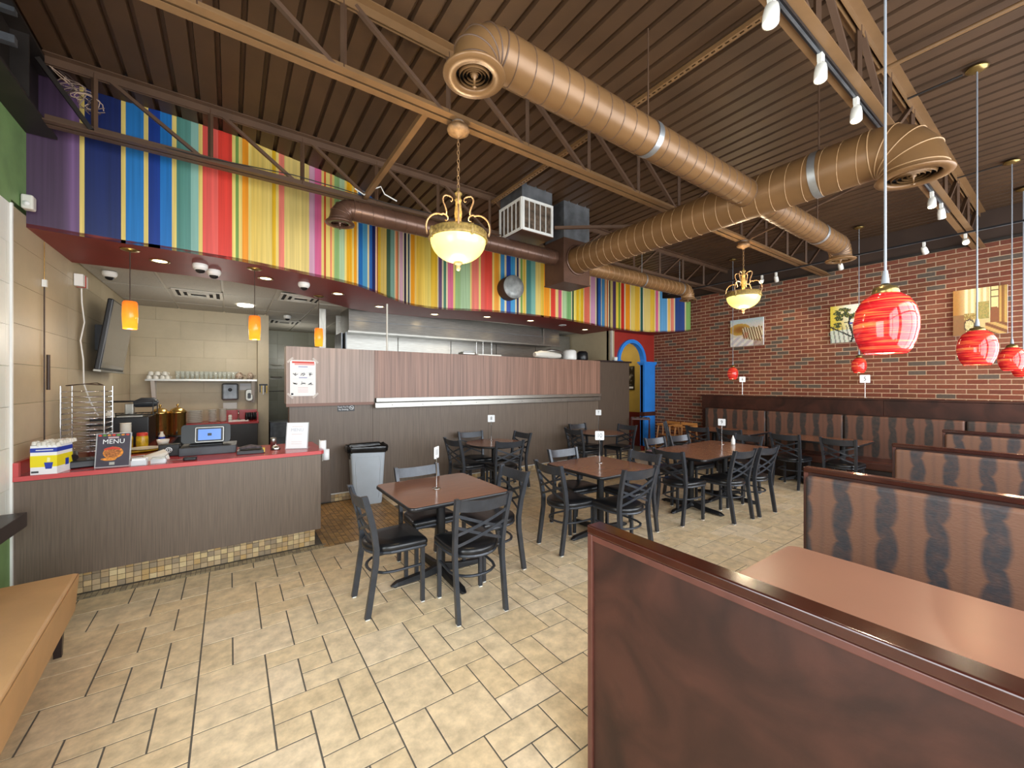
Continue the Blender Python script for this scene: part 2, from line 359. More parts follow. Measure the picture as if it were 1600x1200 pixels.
def seen_size(x, y):
    Z = x*.5736+y*.8192; Xc = x*.8192-y*.5736
    if Z < .3: return 0
    u = 800+629*Xc/Z; v = 600+629*1.65/Z
    if u < -60 or u > 1660 or v > 1290: return 0
    if u > 925 and v > 560+(u-920)*.39+262: return 0          # behind the near booth screen
    if x < -.75 and y < 3.7: return 0
    return 1/Z**2
tiles.sort(key=lambda t: -seen_size((t[0]+t[1])/2, (t[2]+t[3])/2)*(t[1]-t[0]+.3))
tile_cache = {}; rest = MB(); gp = .0042
for i, (x0, x1, y0, y1) in enumerate(tiles):
    w, h = round(x1-x0, 4), round(y1-y0, 4); dz = random.uniform(-.0008, .0008)
    if i < 300:
        k = (round(w, 2), round(h, 2))
        if k not in tile_cache:
            t = MB(); a, c = w/2-gp, h/2-gp; e = .003
            vs = [(-a,-c,-.01),(a,-c,-.01),(a,c,-.01),(-a,c,-.01),(-a,-c,-.0006),(a,-c,-.0006),(a,c,-.0006),(-a,c,-.0006),(-a+e,-c+e,0),(a-e,-c+e,0),(a-e,c-e,0),(-a+e,c-e,0)]
            t.add(vs, [(0,1,5,4),(1,2,6,5),(2,3,7,6),(3,0,4,7),(4,5,9,8),(5,6,10,9),(6,7,11,10),(7,4,8,11),(8,9,10,11)])
            tile_cache[k] = t.mesh('tile', M['tile'])
        o = mobj('tile', tile_cache[k], floor, ((x0+x1)/2, (y0+y1)/2, dz-.001))
    else: rest.box(x0+gp, x1-gp, y0+gp, y1-gp, -.01, dz*.5)
rest.build('tile', M['tile'], floor)['kind'] = 'stuff'
# mosaic strip and passage floor
ms = MB(); p = .052; ms3 = MB()
for i in range(62):
    for j in range(3):
        x = X0+i*.034; y = 4.425+j*.034
        if x < .80: ms3.box(x+.002, x+.032, y+.002, y+.032, -.01, random.uniform(-.001, .0005))
ms3.build('mosaic_strip', palette_mat('mosaic_strip', ['a8987c','988a72','b0a080','8c806c'], .5, 30, .12), floor)['kind'] = 'stuff'
for i in range(int(3.2/p)):
    for j in range(31):
        x = X0+i*p; y = 4.425+j*p
        if x+p > 1.83: continue
        if x < .78 and y > 4.37: continue
        ms.box(x+.003, x+p-.003, y+.003, y+p-.003, -.01, random.uniform(-.001, .0005))
ms.build('mosaic_tile', M['mosaic2'], floor)['kind'] = 'stuff'
# corrugated roof deck
b = MB(); prof = []; x = -1.62
while x < X1+.4:
    prof += [(x+.008, 4.145), (x+.03, 4.145), (x+.038, 4.105), (x+.1526, 4.105)]; x += .1526
y0c, y1c = YA-.3, 9.3; vs = []; n = len(prof)
for y in (y0c, y1c): vs += [(px, y, pz) for px, pz in prof]
vs += [(px, y, 4.25) for y in (y0c, y1c) for px in (prof[0][0], prof[-1][0])]
b.add(vs, [(i, i+1, n+i+1, n+i) for i in range(n-1)]+[(2*n, 2*n+1, 2*n+3, 2*n+2)])
ceiling = struct(b.build('ceiling', M['deck']))
# wall_right: mortar backing + bricks, dark band above, trim
CH, BP = .0718, .2075
wr = MB(); wr.box(X1+.012, X1+.2, YA-.2, 6.5, 0, 3.66); wr = struct(wr.build('wall_right', M['mortar']))
bricks = []
for r in range(51):
    z = 3.655-(r+1)*CH
    off = (r % 2)*BP/2
    y = 6.3+off
    while y > YA-.2:
        a, c = y-BP, min(y, 6.295); z1 = z+CH
        if c-a > .03: bricks.append((a, c, z, z1))
        y -= BP
def bsize(t):
    y = (t[0]+t[1])/2; z = (t[2]+t[3])/2
    if z < 1.42 and y < 4.86: return -1
    Z = X1*.5736+y*.8192; u = 800+629*(X1*.8192-y*.5736)/Z
    return -1 if u > 1600 else 1/Z
bricks.sort(key=lambda t: -bsize(t))
bm_ = [MB().box(-.003, .01, -(BP-.012)/2, (BP-.012)/2, -(CH-.012)/2, (CH-.012)/2).mesh('brick', M['brick'])]
rest = MB()
for i, (a, c, z0, z1) in enumerate(bricks):
    dx = random.uniform(-.002, .002)
    if i < 300: mobj('brick', bm_[0], wr, (X1+dx+.01, (a+c)/2, (z0+z1)/2))
    else: rest.box(X1+.007+dx, X1+.02, a+.006, c-.006, z0+.006, z1-.006)
rest.build('brick', M['brick'], wr)['kind'] = 'stuff'
b = MB(); b.box(X1-.01, X1+.2, YA-.2, 6.5, 3.68, 4.2); struct(b.build('wall_right_upper', M['darkwall']))
b = MB(); b.box(X1-.03, X1+.02, YA-.1, 5.25, 3.655, 3.69); struct(b.build('trim_1', M['blacksteel']))
# wall_left: lower tiles, green above
wl = MB(); wl.box(X0-.2, X0-.012, 1.9, YB+.2, 0, 4.2); wl = struct(wl.build('wall_left', M['green']))
b = MB(); b.box(X0-.012, X0, 1.9, 4.735, 2.955, 4.14); b.box(X0-.012, X0, 1.9, 4.45, 0, .60); b.build('green_plaster', M['green'], wl)
b = MB(); b.box(X0-.2, X0, YA-.2, .03, 0, 4.2); b.box(X0-.2, X0, .03, 1.9, 2.5, 4.2); struct(b.build('wall_left_entrance', M['green']))
def tilegrid(name, mtl, parent, y0, y1, z0, z1, tw, th, face, fixed, thick=.01, stag=False):
    """grid of wall tiles. face 'x': tiles lie on x=fixed facing +x; face 'y': on y=fixed facing -y"""
    cache = {}
    r = 0; z = z0
    while z < z1-.02:
        zt = min(z+th, z1); y = y0-(tw/2 if stag and r % 2 else 0)
        while y < y1-.02:
            a, c = max(y, y0), min(y+tw, y1)
            if c-a > .02:
                k = (round(c-a, 3), round(zt-z, 3))
                if k not in cache:
                    w, h = (c-a)/2-.0013, (zt-z)/2-.0013
                    cache[k] = (MB().box(-thick, 0, -w, w, -h, h) if face == 'x' else MB().box(-w, w, 0, thick, -h, h)).mesh(name, mtl)
                mobj(name, cache[k], parent, (fixed, (a+c)/2, (z+zt)/2) if face == 'x' else ((a+c)/2, fixed, (z+zt)/2))
            y += tw
        z += th; r += 1
tilegrid('wall_tile', M['ttile_w'], wl, 1.9, 4.45, .60, 2.955, .62, .295, 'x', X0)
tilegrid('wall_tile', M['ttile'], wl, 4.47, 8.69, 0, 2.99, .62, .30, 'x', X0)
b = MB(); b.box(X0-.01, X0+.012, 4.45, 4.47, 0, 2.96); struct(b.build('trim_2', M['white']))
# window wall behind the camera
b = MB(); b.box(X0-.2, X1+.2, YA-.2, YA, 0, .55); b.box(X0-.2, X1+.2, YA-.2, YA, 3.35, 4.2)
xs = [X0-.2]+[v for w in WINX for v in w]+[X1+.2]
for i in range(0, len(xs), 2): b.box(xs[i], xs[i+1], YA-.2, YA, .55, 3.35)
struct(b.build('wall_front', M['darkwall']))
for k, (a, c) in enumerate(WINX):
    b = MB(); t = .05
    b.box(a, a+t, YA-.14, YA-.06, .55, 3.35); b.box(c-t, c, YA-.14, YA-.06, .55, 3.35); b.box(a, c, YA-.14, YA-.06, .55, .6); b.box(a, c, YA-.14, YA-.06, 3.3, 3.35)
    b.box((a+c)/2-.02, (a+c)/2+.02, YA-.14, YA-.06, .55, 3.35); b.box(a, c, YA-.14, YA-.06, 2.5, 2.55)
    struct(b.build('window_%d' % (k+1), M['white']))
# mural bulkhead, soffit
MUR = "-1.300 4.735 4a344e 4a344e;-1.111 4.756 4a344e 7b5a87;-1.056 4.764 7b5a87 6e5078;-1.018 4.769 e8cd73 e8cd73;-0.990 4.772 12245f 12245f;-0.773 4.795 e8cd73 e8cd73;-0.744 4.795 2678be 2678be;-0.626 4.789 e8cd73 e8cd73;-0.596 4.788 0f3282 0f3c96;-0.516 4.788 1973be 1973be;-0.435 4.791 e8cd73 e8cd73;-0.403 4.793 4b8276 5a9187;-0.300 4.803 87b4a8 87b4a8;-0.244 4.809 e8cd73 e8cd73;-0.214 4.811 e05048 e45f55;-0.095 4.819 de3c2d de3c2d;0.016 4.827 f0d778 f0d778;0.044 4.830 789b4b 789b4b;0.070 4.833 e8cd73 e8cd73;0.099 4.839 f29819 f29819;0.151 4.851 e8cd73 e8cd73;0.176 4.858 e1be5a e8cd73;0.361 4.911 e2b219 e2b219;0.396 4.921 e8cd73 e8cd73;0.423 4.928 e67d69 e67d69;0.477 4.943 e0c676 e0c676;0.727 5.009 cd9bb2 cd9bb2;0.786 5.024 d06090 d75f87;0.860 5.044 e8cd73 e8cd73;0.888 5.051 c8461e c8461e;0.909 5.057 e8cd73 e8cd73;0.956 5.070 e1825f e1825f;0.978 5.077 e8cd73 e8cd73;1.005 5.086 8caf6e 8caf6e;1.067 5.109 aac39b aac39b;1.131 5.134 e8cd73 e8cd73;1.156 5.144 eeac14 eeac14;1.225 5.174 e8cd73 e8cd73;1.251 5.187 f09e19 f09e19;1.290 5.209 e2d3a6 e2d3a6;1.313 5.223 1e69af 1e69af;1.376 5.268 509bc3 509bc3;1.452 5.329 e2d3a6 e2d3a6;1.484 5.356 2364af 2364af;1.532 5.397 0f1e5a 0f1e5a;1.588 5.446 f0c8aa f0c8aa;1.617 5.471 96321e 96321e;1.634 5.487 dcaf23 dcaf23;1.681 5.529 d7b964 d7b964;1.799 5.636 3c5f4b 3c5f4b;1.875 5.703 78a091 78a091;1.959 5.775 e2d3a6 e2d3a6;1.978 5.791 e18c5f e18c5f;2.024 5.828 5a2814 5a2814;2.037 5.838 e2d3a6 e2d3a6;2.057 5.854 d0a5b4 d0a5b4;2.136 5.912 e2d3a6 e2d3a6;2.156 5.925 0f0f3c 0f0f3c;2.201 5.955 e2d3a6 e2d3a6;2.234 5.973 143c5a 143c5a;2.265 5.990 e2d3a6 e2d3a6;2.290 6.002 eb9b19 eb9b19;2.363 6.030 ebc364 ebc364;2.398 6.040 e4b432 dec864;2.653 6.071 e2b41e e2b41e;2.765 6.062 e2d3a6 e2d3a6;2.781 6.059 5c3a64 5c3a64;2.838 6.049 e2d3a6 e2d3a6;2.864 6.044 3c785f 3c785f;2.905 6.033 e2d3a6 e2d3a6;2.930 6.026 d76487 d76487;3.015 5.996 e8cd73 e8cd73;3.044 5.984 91b473 91b473;3.122 5.952 a5c396 a5c396;3.274 5.889 e8cd73 e8cd73;3.298 5.879 e87864 e87864;3.409 5.837 e8cd73 e8cd73;3.440 5.826 e15546 e15546;3.503 5.807 de412d de412d;3.633 5.771 e8cd73 e8cd73;3.666 5.763 f0a028 f0a028;3.752 5.745 e8cd73 e8cd73;3.782 5.740 3c91c8 3c91c8;3.855 5.729 e2d3a6 e2d3a6;3.892 5.725 1946a0 1946a0;3.974 5.717 3796cd 3796cd;4.064 5.709 e2d3a6 e2d3a6;4.096 5.706 141e55 141e55;4.135 5.703 e2d3a6 e2d3a6;4.174 5.700 73a046 73a046;4.214 5.698 e8cd73 e8cd73;4.241 5.696 dcb428 dcb428;4.269 5.695 e8cd73 e8cd73;4.296 5.693 41827d 41827d;4.397 5.690 78afa0 78afa0;4.499 5.689 e4c86e e4c86e;4.618 5.687 e1b93c e1b93c;4.693 5.687 f59b14 f59b14;4.827 5.686 e8cd73 e8cd73;4.857 5.686 de3c28 de3c28;4.958 5.687 e66450 e66450;4.974 5.687 ebcd82 ebcd82;5.047 5.691 cd5573 cd5573;5.133 5.697 e2d3a6 e2d3a6;5.160 5.699 afcd9b afcd9b;5.279 5.713 7daf6e 7daf6e;5.413 5.730 e2d3a6 e2d3a6;5.442 5.734 0f4b37 0f4b37;5.491 5.740 ebd76e ebd76e;5.570 5.752 e1b41e e1b41e;5.651 5.764 ebd25a ebd25a;5.714 5.774 e1b41e e1b41e;5.801 5.788 e2d3a6 e2d3a6;5.823 5.792 e4735a e4735a;6.021 5.830 e2d3a6 e2d3a6;6.057 5.837 cd96b4 cd96b4;6.227 5.871 e2d3a6 e2d3a6;6.276 5.881 0f1e50 0f1e50;6.338 5.893 1e5faa 1e5faa;6.448 5.915 e2d3a6 e2d3a6;6.473 5.920 468cb9 468cb9;6.595 5.943 e18c3c e18c3c;6.631 5.950 e2d3a6 e2d3a6;6.668 5.957 c86e46 c86e46;6.728 5.967 e2d3a6 e2d3a6;6.764 5.972 141923 141923;6.811 5.979 c8b46e c8b46e;6.905 5.990 503255 503255;7.019 5.999 e6cd46 e6cd46;7.109 6.003 6e8c28 6e8c28;7.164 6.004 e8cd73 e8cd73;7.197 6.005 c8281e c8281e;7.307 6.006 e2d3a6 e2d3a6;7.350 6.005 f29614 f29614;7.499 6.001 e2d3a6 e2d3a6;7.530 5.999 e6c864 e6c864;7.658 5.985 e6b432 e6b432;7.795 5.958 e2d3a6 e2d3a6;7.813 5.953 1e5546 1e5546;7.882 5.935 e2d3a6 e2d3a6;7.908 5.928 e1c66e e1c66e;8.071 5.873 e6b91e e6b91e;8.174 5.826 e2d3a6 e2d3a6;8.195 5.815 d7507d d7507d;8.249 5.784 e2d3a6 e2d3a6;8.281 5.763 4b96c8 4b96c8;8.418 5.661 e2d3a6 e2d3a6;8.434 5.647 ebb43c ebb43c;8.464 5.617 e2d3a6 e2d3a6;8.474 5.606 eb7d5f eb7d5f;8.516 5.552 e2d3a6 e2d3a6;8.531 5.528 19418c 19418c;8.617 5.339 e2d3a6 e2d3a6;8.627 5.313 87b45f 87b45f;8.662 5.221 000000 000000"
segs = [s.split() for s in MUR.split(';')]
pts = [(float(s[0]), float(s[1])) for s in segs]
b = MB(); ZS = 2.87
for i in range(len(segs)-1):
    (xa, ya), (xb, yb) = pts[i], pts[i+1]; c0, c1 = lin(segs[i][2]), lin(segs[i][3]); nn = 3 if math.dist(pts[i], pts[i+1]) > .1 else 1
    for k in range(nn):
        f0, f1 = k/nn, (k+1)/nn
        q = lambda f: (xa+(xb-xa)*f, ya+(yb-ya)*f); cc = lambda f: tuple(c0[j]+(c1[j]-c0[j])*f for j in range(3))
        (x0, y0), (x1, y1) = q(f0), q(f1)
        zt = 4.108 if x0 < 8.3 else 3.66
        b.add([(x0,y0,ZS),(x1,y1,ZS),(x1,y1,zt),(x0,y0,zt)], [(0,1,2,3)], [cc(f0), cc(f1), cc(f1), cc(f0)])
CUR = [(-1.3, 4.735), (-1.209, 4.742), (-1.162, 4.749), (-1.114, 4.755), (-1.067, 4.762), (-1.018, 4.769), (-0.966, 4.775), (-0.913, 4.781), (-0.861, 4.787), (-0.807, 4.793), (-0.753, 4.796), (-0.695, 4.793), (-0.636, 4.79), (-0.577, 4.788), (-0.516, 4.788), (-0.455, 4.79), (-0.392, 4.794), (-0.328, 4.8), (-0.263, 4.807), (-0.195, 4.812), (-0.125, 4.817), (-0.054, 4.822), (0.016, 4.827), (0.088, 4.837), (0.165, 4.855), (0.244, 4.878), (0.323, 4.9), (0.405, 4.923), (0.493, 4.947), (0.584, 4.971), (0.675, 4.995), (0.766, 5.019), (0.86, 5.044), (0.96, 5.071), (1.067, 5.109), (1.18, 5.154), (1.299, 5.215), (1.437, 5.316), (1.588, 5.446), (1.755, 5.596), (1.933, 5.753), (2.117, 5.898), (2.296, 6.005), (2.462, 6.055), (2.62, 6.072), (2.77, 6.061), (2.915, 6.031), (3.054, 5.98), (3.191, 5.923), (3.328, 5.867), (3.471, 5.816), (3.622, 5.774), (3.782, 5.74), (3.955, 5.719), (4.135, 5.703), (4.325, 5.692), (4.529, 5.688), (4.737, 5.686), (4.95, 5.687), (5.187, 5.702), (5.452, 5.735), (5.735, 5.777), (6.057, 5.837), (6.399, 5.905), (6.74, 5.969), (7.064, 6.001), (7.372, 6.005), (7.658, 5.985), (7.908, 5.928), (8.131, 5.847), (8.319, 5.738), (8.474, 5.606), (8.575, 5.442), (8.647, 5.26), (8.662, 5.221)]
gy = lin('584a3c')
for i in range(len(CUR)-1):
    (x0, y0), (x1, y1) = CUR[i], CUR[i+1]
    zt = 4.108 if x0 < 8.3 else 3.66
    b.add([(x0,y0+.12,ZS),(x1,y1+.12,ZS),(x1,y1+.12,zt),(x0,y0+.12,zt)], [(3,2,1,0)], gy)
(x1, y1) = CUR[-1]; b.add([(x1,y1,ZS),(x1,y1+.12,ZS),(x1,y1+.12,3.66),(x1,y1,3.66)], [(0,1,2,3)], lin('87b45f'))
struct(b.build('wall_mural', M['mural']))
INN = [(-1.3,5.84),(-.891,5.83),(-.35,5.80),(.003,5.85),(.516,5.99),(.9,6.24),(1.272,6.56),(1.6,6.84),(2.0,6.99),(2.45,7.02),(3.237,6.9),(3.902,6.72),(4.45,6.66),(5.002,6.68),(6.0,6.85),(7.1,7.12)]
outer = pts+[(8.66, 6.3), (7.1, 6.3)]
poly = [(x, y) for x, y in outer]+INN[::-1]
bm = bmesh.new(); vl = [bm.verts.new((x, y, ZS)) for x, y in poly]; f = bm.faces.new(vl)
r_ = bmesh.ops.extrude_face_region(bm, geom=[f]); bmesh.ops.translate(bm, vec=(0,0,.03), verts=[e for e in r_['geom'] if isinstance(e, bmesh.types.BMVert)])
bmesh.ops.triangulate(bm, faces=bm.faces[:]); bmesh.ops.recalc_face_normals(bm, faces=bm.faces[:])
me = bpy.data.meshes.new('soffit'); bm.to_mesh(me); bm.free(); me.materials.append(M['red']); struct(mobj('ceiling_soffit', me))
# kitchen: ceiling panels, back walls
kc = MB(); kc.box(X0, 1.0, 5.8, 11.2, 2.925, 2.95); kc.box(1.0, 7.1, 6.5, 11.2, 2.925, 2.95); kc = struct(kc.build('ceiling_kitchen', M['tee']))
cm = {}
for i in range(14):
    for j in range(5):
        x0, y0 = -1.29+i*.61, 5.82+j*1.13
        if x0+.5 > 1.0 and j == 0: continue
        x1 = min(x0+.585, 7.1)
        if x1-x0 < .1: continue
        k = round(x1-x0, 2)
        if k not in cm: cm[k] = MB().box(0, k, 0, 1.10, -.006, .012).mesh('ceiling_panel', M['cpanel'])
        mobj('ceiling_panel', cm[k], kc, (x0, y0, 2.915))
wb = MB(); wb.box(X0-.2, .58, 8.71, 8.9, 0, 3.0); wb = struct(wb.build('wall_back', M['tgrout']))
tilegrid('wall_tile', M['ttile'], wb, X0, .40, 0, 2.94, .62, .30, 'y', 8.70, stag=True)
b = MB(); b.box(.41, .58, 8.62, 8.9, 0, 2.93); struct(b.build('wall_pier', M['ttile']))
w2 = MB(); w2.box(.3, 7.3, 10.91, 11.1, 0, 3.0); w2.box(.4, .58, 8.9, 10.9, 0, 2.93); w2 = struct(w2.build('wall_kitchen', M['tgrout']))
tilegrid('wall_tile', M['ttile_g'], w2, .58, 3.4, .6, 2.9, .33, .33, 'y', 10.90)
b = MB(); b.box(1.95, 2.2, 9.4, 9.6, 0, 2.92); struct(b.build('kitchen_column', M['ttile_g']))
b = MB(); b.box(1.22, 1.32, 7.35, 7.45, 0, 2.92); struct(b.build('trim_3', M['inoxm']))
b = MB(); b.box(7.12, 7.25, 6.245, 11.0, 0, 2.95); struct(b.build('wall_kitchen_right', M['ttile']))
b = MB(); b.box(7.105, 7.13, 6.19, 6.243, 2.17, 2.865); struct(b.build('trim_4', M['tee']))
# arch wall (y=6.3): pieces around an arched opening x 7.45..8.37
ax0, ax1, az = 7.47, 8.36, 2.2; cx = (ax0+ax1)/2; ra = (ax1-ax0)/2; n = 20
b = MB()
def archband(b, r0, r1, y0, y1, n=20, zc=az):
    for i in range(n):
        a0, a1 = PI*i/n, PI*(i+1)/n
        P = [(cx+r*math.cos(a), y, zc+r*math.sin(a)) for y in (y0, y1) for (r, a) in ((r0,a0),(r1,a0),(r1,a1),(r0,a1))]
        b.add(P, [(0,1,2,3),(7,6,5,4),(1,5,6,2),(0,3,7,4)])
for i in range(n):
    a0, a1 = PI*i/n, PI*(i+1)/n; xa, za = cx+ra*math.cos(a0), az+ra*math.sin(a0); xb, zb = cx+ra*math.cos(a1), az+ra*math.sin(a1)
    b.add([(xa,6.3,za),(xb,6.3,zb),(xb,6.3,2.95),(xa,6.3,2.95),(xa,6.36,za),(xb,6.36,zb)], [(0,1,2,3),(0,4,5,1)])
b.box(7.12, ax0, 6.3, 6.36, 0, 2.95); b.box(ax1, 8.85, 6.3, 6.36, 0, 2.95);
struct(b.build('wall_arch', M['red2']))
b = MB(); b.box(7.1, 8.85, 6.3, 6.36, 2.95, 4.2); struct(b.build('wall_arch_upper', M['darkwall']))
b = MB(); archband(b, ra-.01, ra+.075, 6.25, 6.37); tr = struct(b.build('trim_5', M['bluea'])); tr['label'] = 'blue arched moulding round the corridor opening'
b = MB(); b.box(ax1+.0, 8.78, 6.25, 6.38, .12, 2.12); b.box(ax1-.03, 8.8, 6.23, 6.40, 2.12, 2.16); b.box(ax1-.06, 8.8, 6.21, 6.42, 2.16, 2.2)
b.box(7.2, ax0+.0, 6.25, 6.38, .12, 2.12); b.box(7.2, ax0+.04, 6.22, 6.42, 2.12, 2.2)
struct(b.build('trim_6', M['bluea']))
b = MB(); b.box(ax1-.01, 8.785, 6.24, 6.39, .86, .96); b.box(7.3, 8.9, 7.88, 7.9, .86, .98); struct(b.build('trim_7', M['mahog']))
b = MB(); b.box(7.26, 9.2, 7.9, 8.0, .9, 4); b.box(8.9, 9.0, 6.36, 7.9, .9, 4); struct(b.build('wall_corridor', M['yellow']))
b = MB(); b.box(7.26, 9.2, 7.885, 7.9, .1, .9); b.box(8.9, 9.0, 6.4, 7.9, 0, .9); b.build('dado', M['maroon'], bpy.data.objects['wall_corridor'])
b = MB(); b.box(7.26, 9.2, 6.5, 8.0, 3.3, 3.4); struct(b.build('ceiling_corridor', M['yellow']))
b = MB()
for k in range(14): b.box(8.37+k*.03, 8.37+k*.03+.027, 6.235, 6.25, .01, .11)
struct(b.build('baseboard_arch', M['mosaic']))
# brick strip left of the arch
b = MB()
for r in range(12): b.box(7.135, 7.195, 6.28, 6.3, 2.03+r*CH+.005, 2.03+(r+1)*CH-.006)
struct(b.build('trim_8', M['brick']))
# closing walls far right / left behind
b = MB(); b.box(X0-.2, X0, YB, 11.2, 0, 4.2); b.box(X0-.2, 9.2, 9.3, 9.4, 3.0, 4.2); struct(b.build('wall_far', M['dark']))
# half wall between dining room and kitchen
hw = MB(); hw.box(.64, 6.52, 6.05, 6.2, .11, 1.36); hw = struct(hw.build('wall_partition', M['laminate']))
b = MB()
for (a, c) in ((.645, 1.72), (1.726, 3.72), (3.726, 5.6), (5.606, 6.5)): b.box(a, c, 6.044, 6.05, .12, 1.35)
b.build('panel', M['laminate'], hw)
b = MB(); b.box(6.52, 7.52, 6.04, 6.24, .11, 2.13); struct(b.build('wall_partition_end', M['lam_dark']))
b = MB(); b.box(6.50, 7.56, 6.0, 6.28, 2.13, 2.165); struct(b.build('trim_9', M['espresso']))
b = MB(); b.box(.60, 1.73, 5.99, 6.22, 1.39, 2.145); hd = struct(b.build('wall_header', M['header']))
b = MB(); b.box(1.733, 6.5, 5.99, 6.22, 1.44, 2.145); b.build('panel', M['header2'], hd)
b = MB(); b.box(.60, 1.73, 5.985, 6.05, 1.35, 1.39); struct(b.build('trim_10', mat('red_brown_strip', '77503f', .4)))
bb = MB(); bb.box(.64, 7.52, 6.06, 6.2, 0, .11); bb.box(6.52, 7.52, 6.05, 6.24, 0, .11); bb = struct(bb.build('baseboard_partition', M['grout']))
def mosaic_run(parent, x0, x1, y, z0, rows, first=300, face=-1):
    me = MB().box(-.0225, .0225, -.006, .004, -.0225, .0225).mesh('mosaic_tile', M['mosaic']); k = 0; rest = MB()
    for r in range(rows):
        x = x0+.026
        while x < x1-.02:
            if k < first: mobj('mosaic_tile', me, parent, (x, y, z0+.026+r*.049)); k += 1
            else: rest.box(x-.0225, x+.0225, y-.006, y+.004, z0+.0035+r*.049, z0+.0485+r*.049)
            x += .049
    if rest.v: rest.build('mosaic_tile', M['mosaic'], parent)['kind'] = 'stuff'
mosaic_run(bb, 1.15, 7.5, 6.052, .003, 2)
b = MB(); b.box(.64, 1.14, 6.0, 6.045, .03, .66); b.build('end_panel', M['laminate'], hw)
b = MB(); b.box(1.15, 6.5, 6.03, 6.05, .108, .118); struct(b.build('trim_11', M['white']))
# stainless rail under the header (two stepped strips)
t = thing('rail', 'long stainless steel ticket rail under the wood header above table 8', 'rail', (1.73, 5.98, 1.3))
b = MB(); b.box(.02, 4.77, -.03, .0, .085, .145); b.build('upper_strip', M['inox'], t, bev=.003)
b = MB(); b.box(0, 4.73, -.045, .0, 0, .075); b.build('lower_strip', M['inox'], t, bev=.003)
for k in range(10): MB().lathe([(.006, 0), (.006, .004), (0, .004)], 8, M=Matrix.Rotation(R(90), 4, 'X')).build('screw', M['dgrey'], t, (.25+k*.48, -.045, .038))
# ================================================================ roof steel
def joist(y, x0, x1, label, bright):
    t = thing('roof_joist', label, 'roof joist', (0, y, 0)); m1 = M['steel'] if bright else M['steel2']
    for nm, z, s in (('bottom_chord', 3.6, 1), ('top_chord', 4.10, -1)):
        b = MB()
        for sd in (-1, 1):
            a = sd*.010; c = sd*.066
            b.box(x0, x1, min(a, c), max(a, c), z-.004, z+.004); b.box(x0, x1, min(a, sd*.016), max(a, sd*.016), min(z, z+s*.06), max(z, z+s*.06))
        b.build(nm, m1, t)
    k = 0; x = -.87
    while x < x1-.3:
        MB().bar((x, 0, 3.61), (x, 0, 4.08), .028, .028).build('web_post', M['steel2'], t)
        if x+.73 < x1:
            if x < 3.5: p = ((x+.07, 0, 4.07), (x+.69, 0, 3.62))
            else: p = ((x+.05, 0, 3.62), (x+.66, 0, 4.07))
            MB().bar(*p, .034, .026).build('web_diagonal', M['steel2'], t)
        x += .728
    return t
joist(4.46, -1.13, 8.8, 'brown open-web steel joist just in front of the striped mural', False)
joist(2.69, -1.13, 8.8, 'brown open-web steel joist carrying the two bowl chandeliers', True)
joist(.89, -1.13, 8.8, 'brown open-web steel joist with the black light track under it', True)
t = thing('steel_beam', 'dark steel beam along the green left wall at the ceiling', 'beam', (-1.2, 0, 3.6))
b = MB(); b.box(-.1, .07, -.6, 4.72, 0, .02); b.build('bottom_flange', M['blacksteel'], t)
b = MB(); b.box(-.1, .07, -.6, 4.7, .47, .49); b.build('top_flange', M['blacksteel'], t)
b = MB(); b.box(-.04, -.028, -.6, 4.7, .02, .47); b.build('web', M['blacksteel'], t)
for y in (.5, 1.9, 3.3, 4.2):
    MB().box(-.09, .06, y, y+.012, .02, .47).build('stiffener', M['blacksteel'], t)
for z in (.24, .44): MB().box(-.025, .065, 3.95, 4.0, z, z+.05).build('bracket_bar', M['galvdark'], t)
MB().bar((.04, 4.46, .45), (.32, 4.46, .02), .09, .03).build('end_diagonal', M['blacksteel'], t)
def strut(x, y0, y1, z, label):
    t = thing('slotted_channel', label, 'channel', (x, y0, z)); b = MB(); L = y1-y0
    b.box(-.022, -.019, 0, L, 0, .03); b.box(.019, .022, 0, L, 0, .03)
    n = int(L/.05)
    b.box(-.022, -.008, 0, L, -.003, 0); b.box(.008, .022, 0, L, -.003, 0)
    for i in range(n): b.box(-.008, .008, i*.05, i*.05+.02, -.003, 0)
    b.build('channel', M['steel'], t); return t
strut(2.87, .92, 2.66, 4.06, 'slotted steel channel between the track-light joist and the chandelier joist')
strut(2.80, 2.72, 4.44, 4.0, 'slotted steel channel from the chandelier joist to the joist before the mural')
def rod(name, p0, p1, w, mt, label, cat, flat=False):
    p0 = Vector(p0); o = MB().bar((0,0,0), Vector(p1)-p0, w, w*.6 if flat else w).build(name, mt, None, p0); return tag(o, label, cat)
rod('bridging_angle', (1.18, 2.74, 3.655), (1.18, 4.42, 3.64), .045, M['steel'], 'brown bridging angle between joists behind the near chandelier', 'brace')
rod('bridging_angle', (3.42, 3.93, 3.66), (4.9, 2.72, 3.64), .035, M['steel2'], 'slim flat brace crossing before the grey duct box', 'brace')
rod('bridging_angle', (5.8, 2.7, 3.62), (5.8, .93, 4.02), .03, M['steel2'], 'thin sloping brace beyond the crossing of the ducts', 'brace')
def pipe(name, pts, r, mt, label, cat, n=8):
    p0 = Vector(pts[0]); o = MB().tube([Vector(p)-p0 for p in pts], r, n).build(name, mt, None, p0); return tag(o, label, cat)
pipe('sprinkler_pipe', [(4.05, .93, 4.03), (4.05, -.85, 4.03)], .016, M['steel'], 'straight brown pipe under the deck at right, nearest the window', 'pipe')
pipe('conduit', [(4.71, .9, 4.07), (4.71, .56, 4.075)], .009, M['blacksteel'], 'short thin conduit from the near joist to the second pendant canopy', 'conduit')
pipe('conduit', [(7.0, .9, 4.07), (7.0, .54, 4.075)], .009, M['blacksteel'], 'short thin conduit from the near joist to the third pendant canopy', 'conduit')
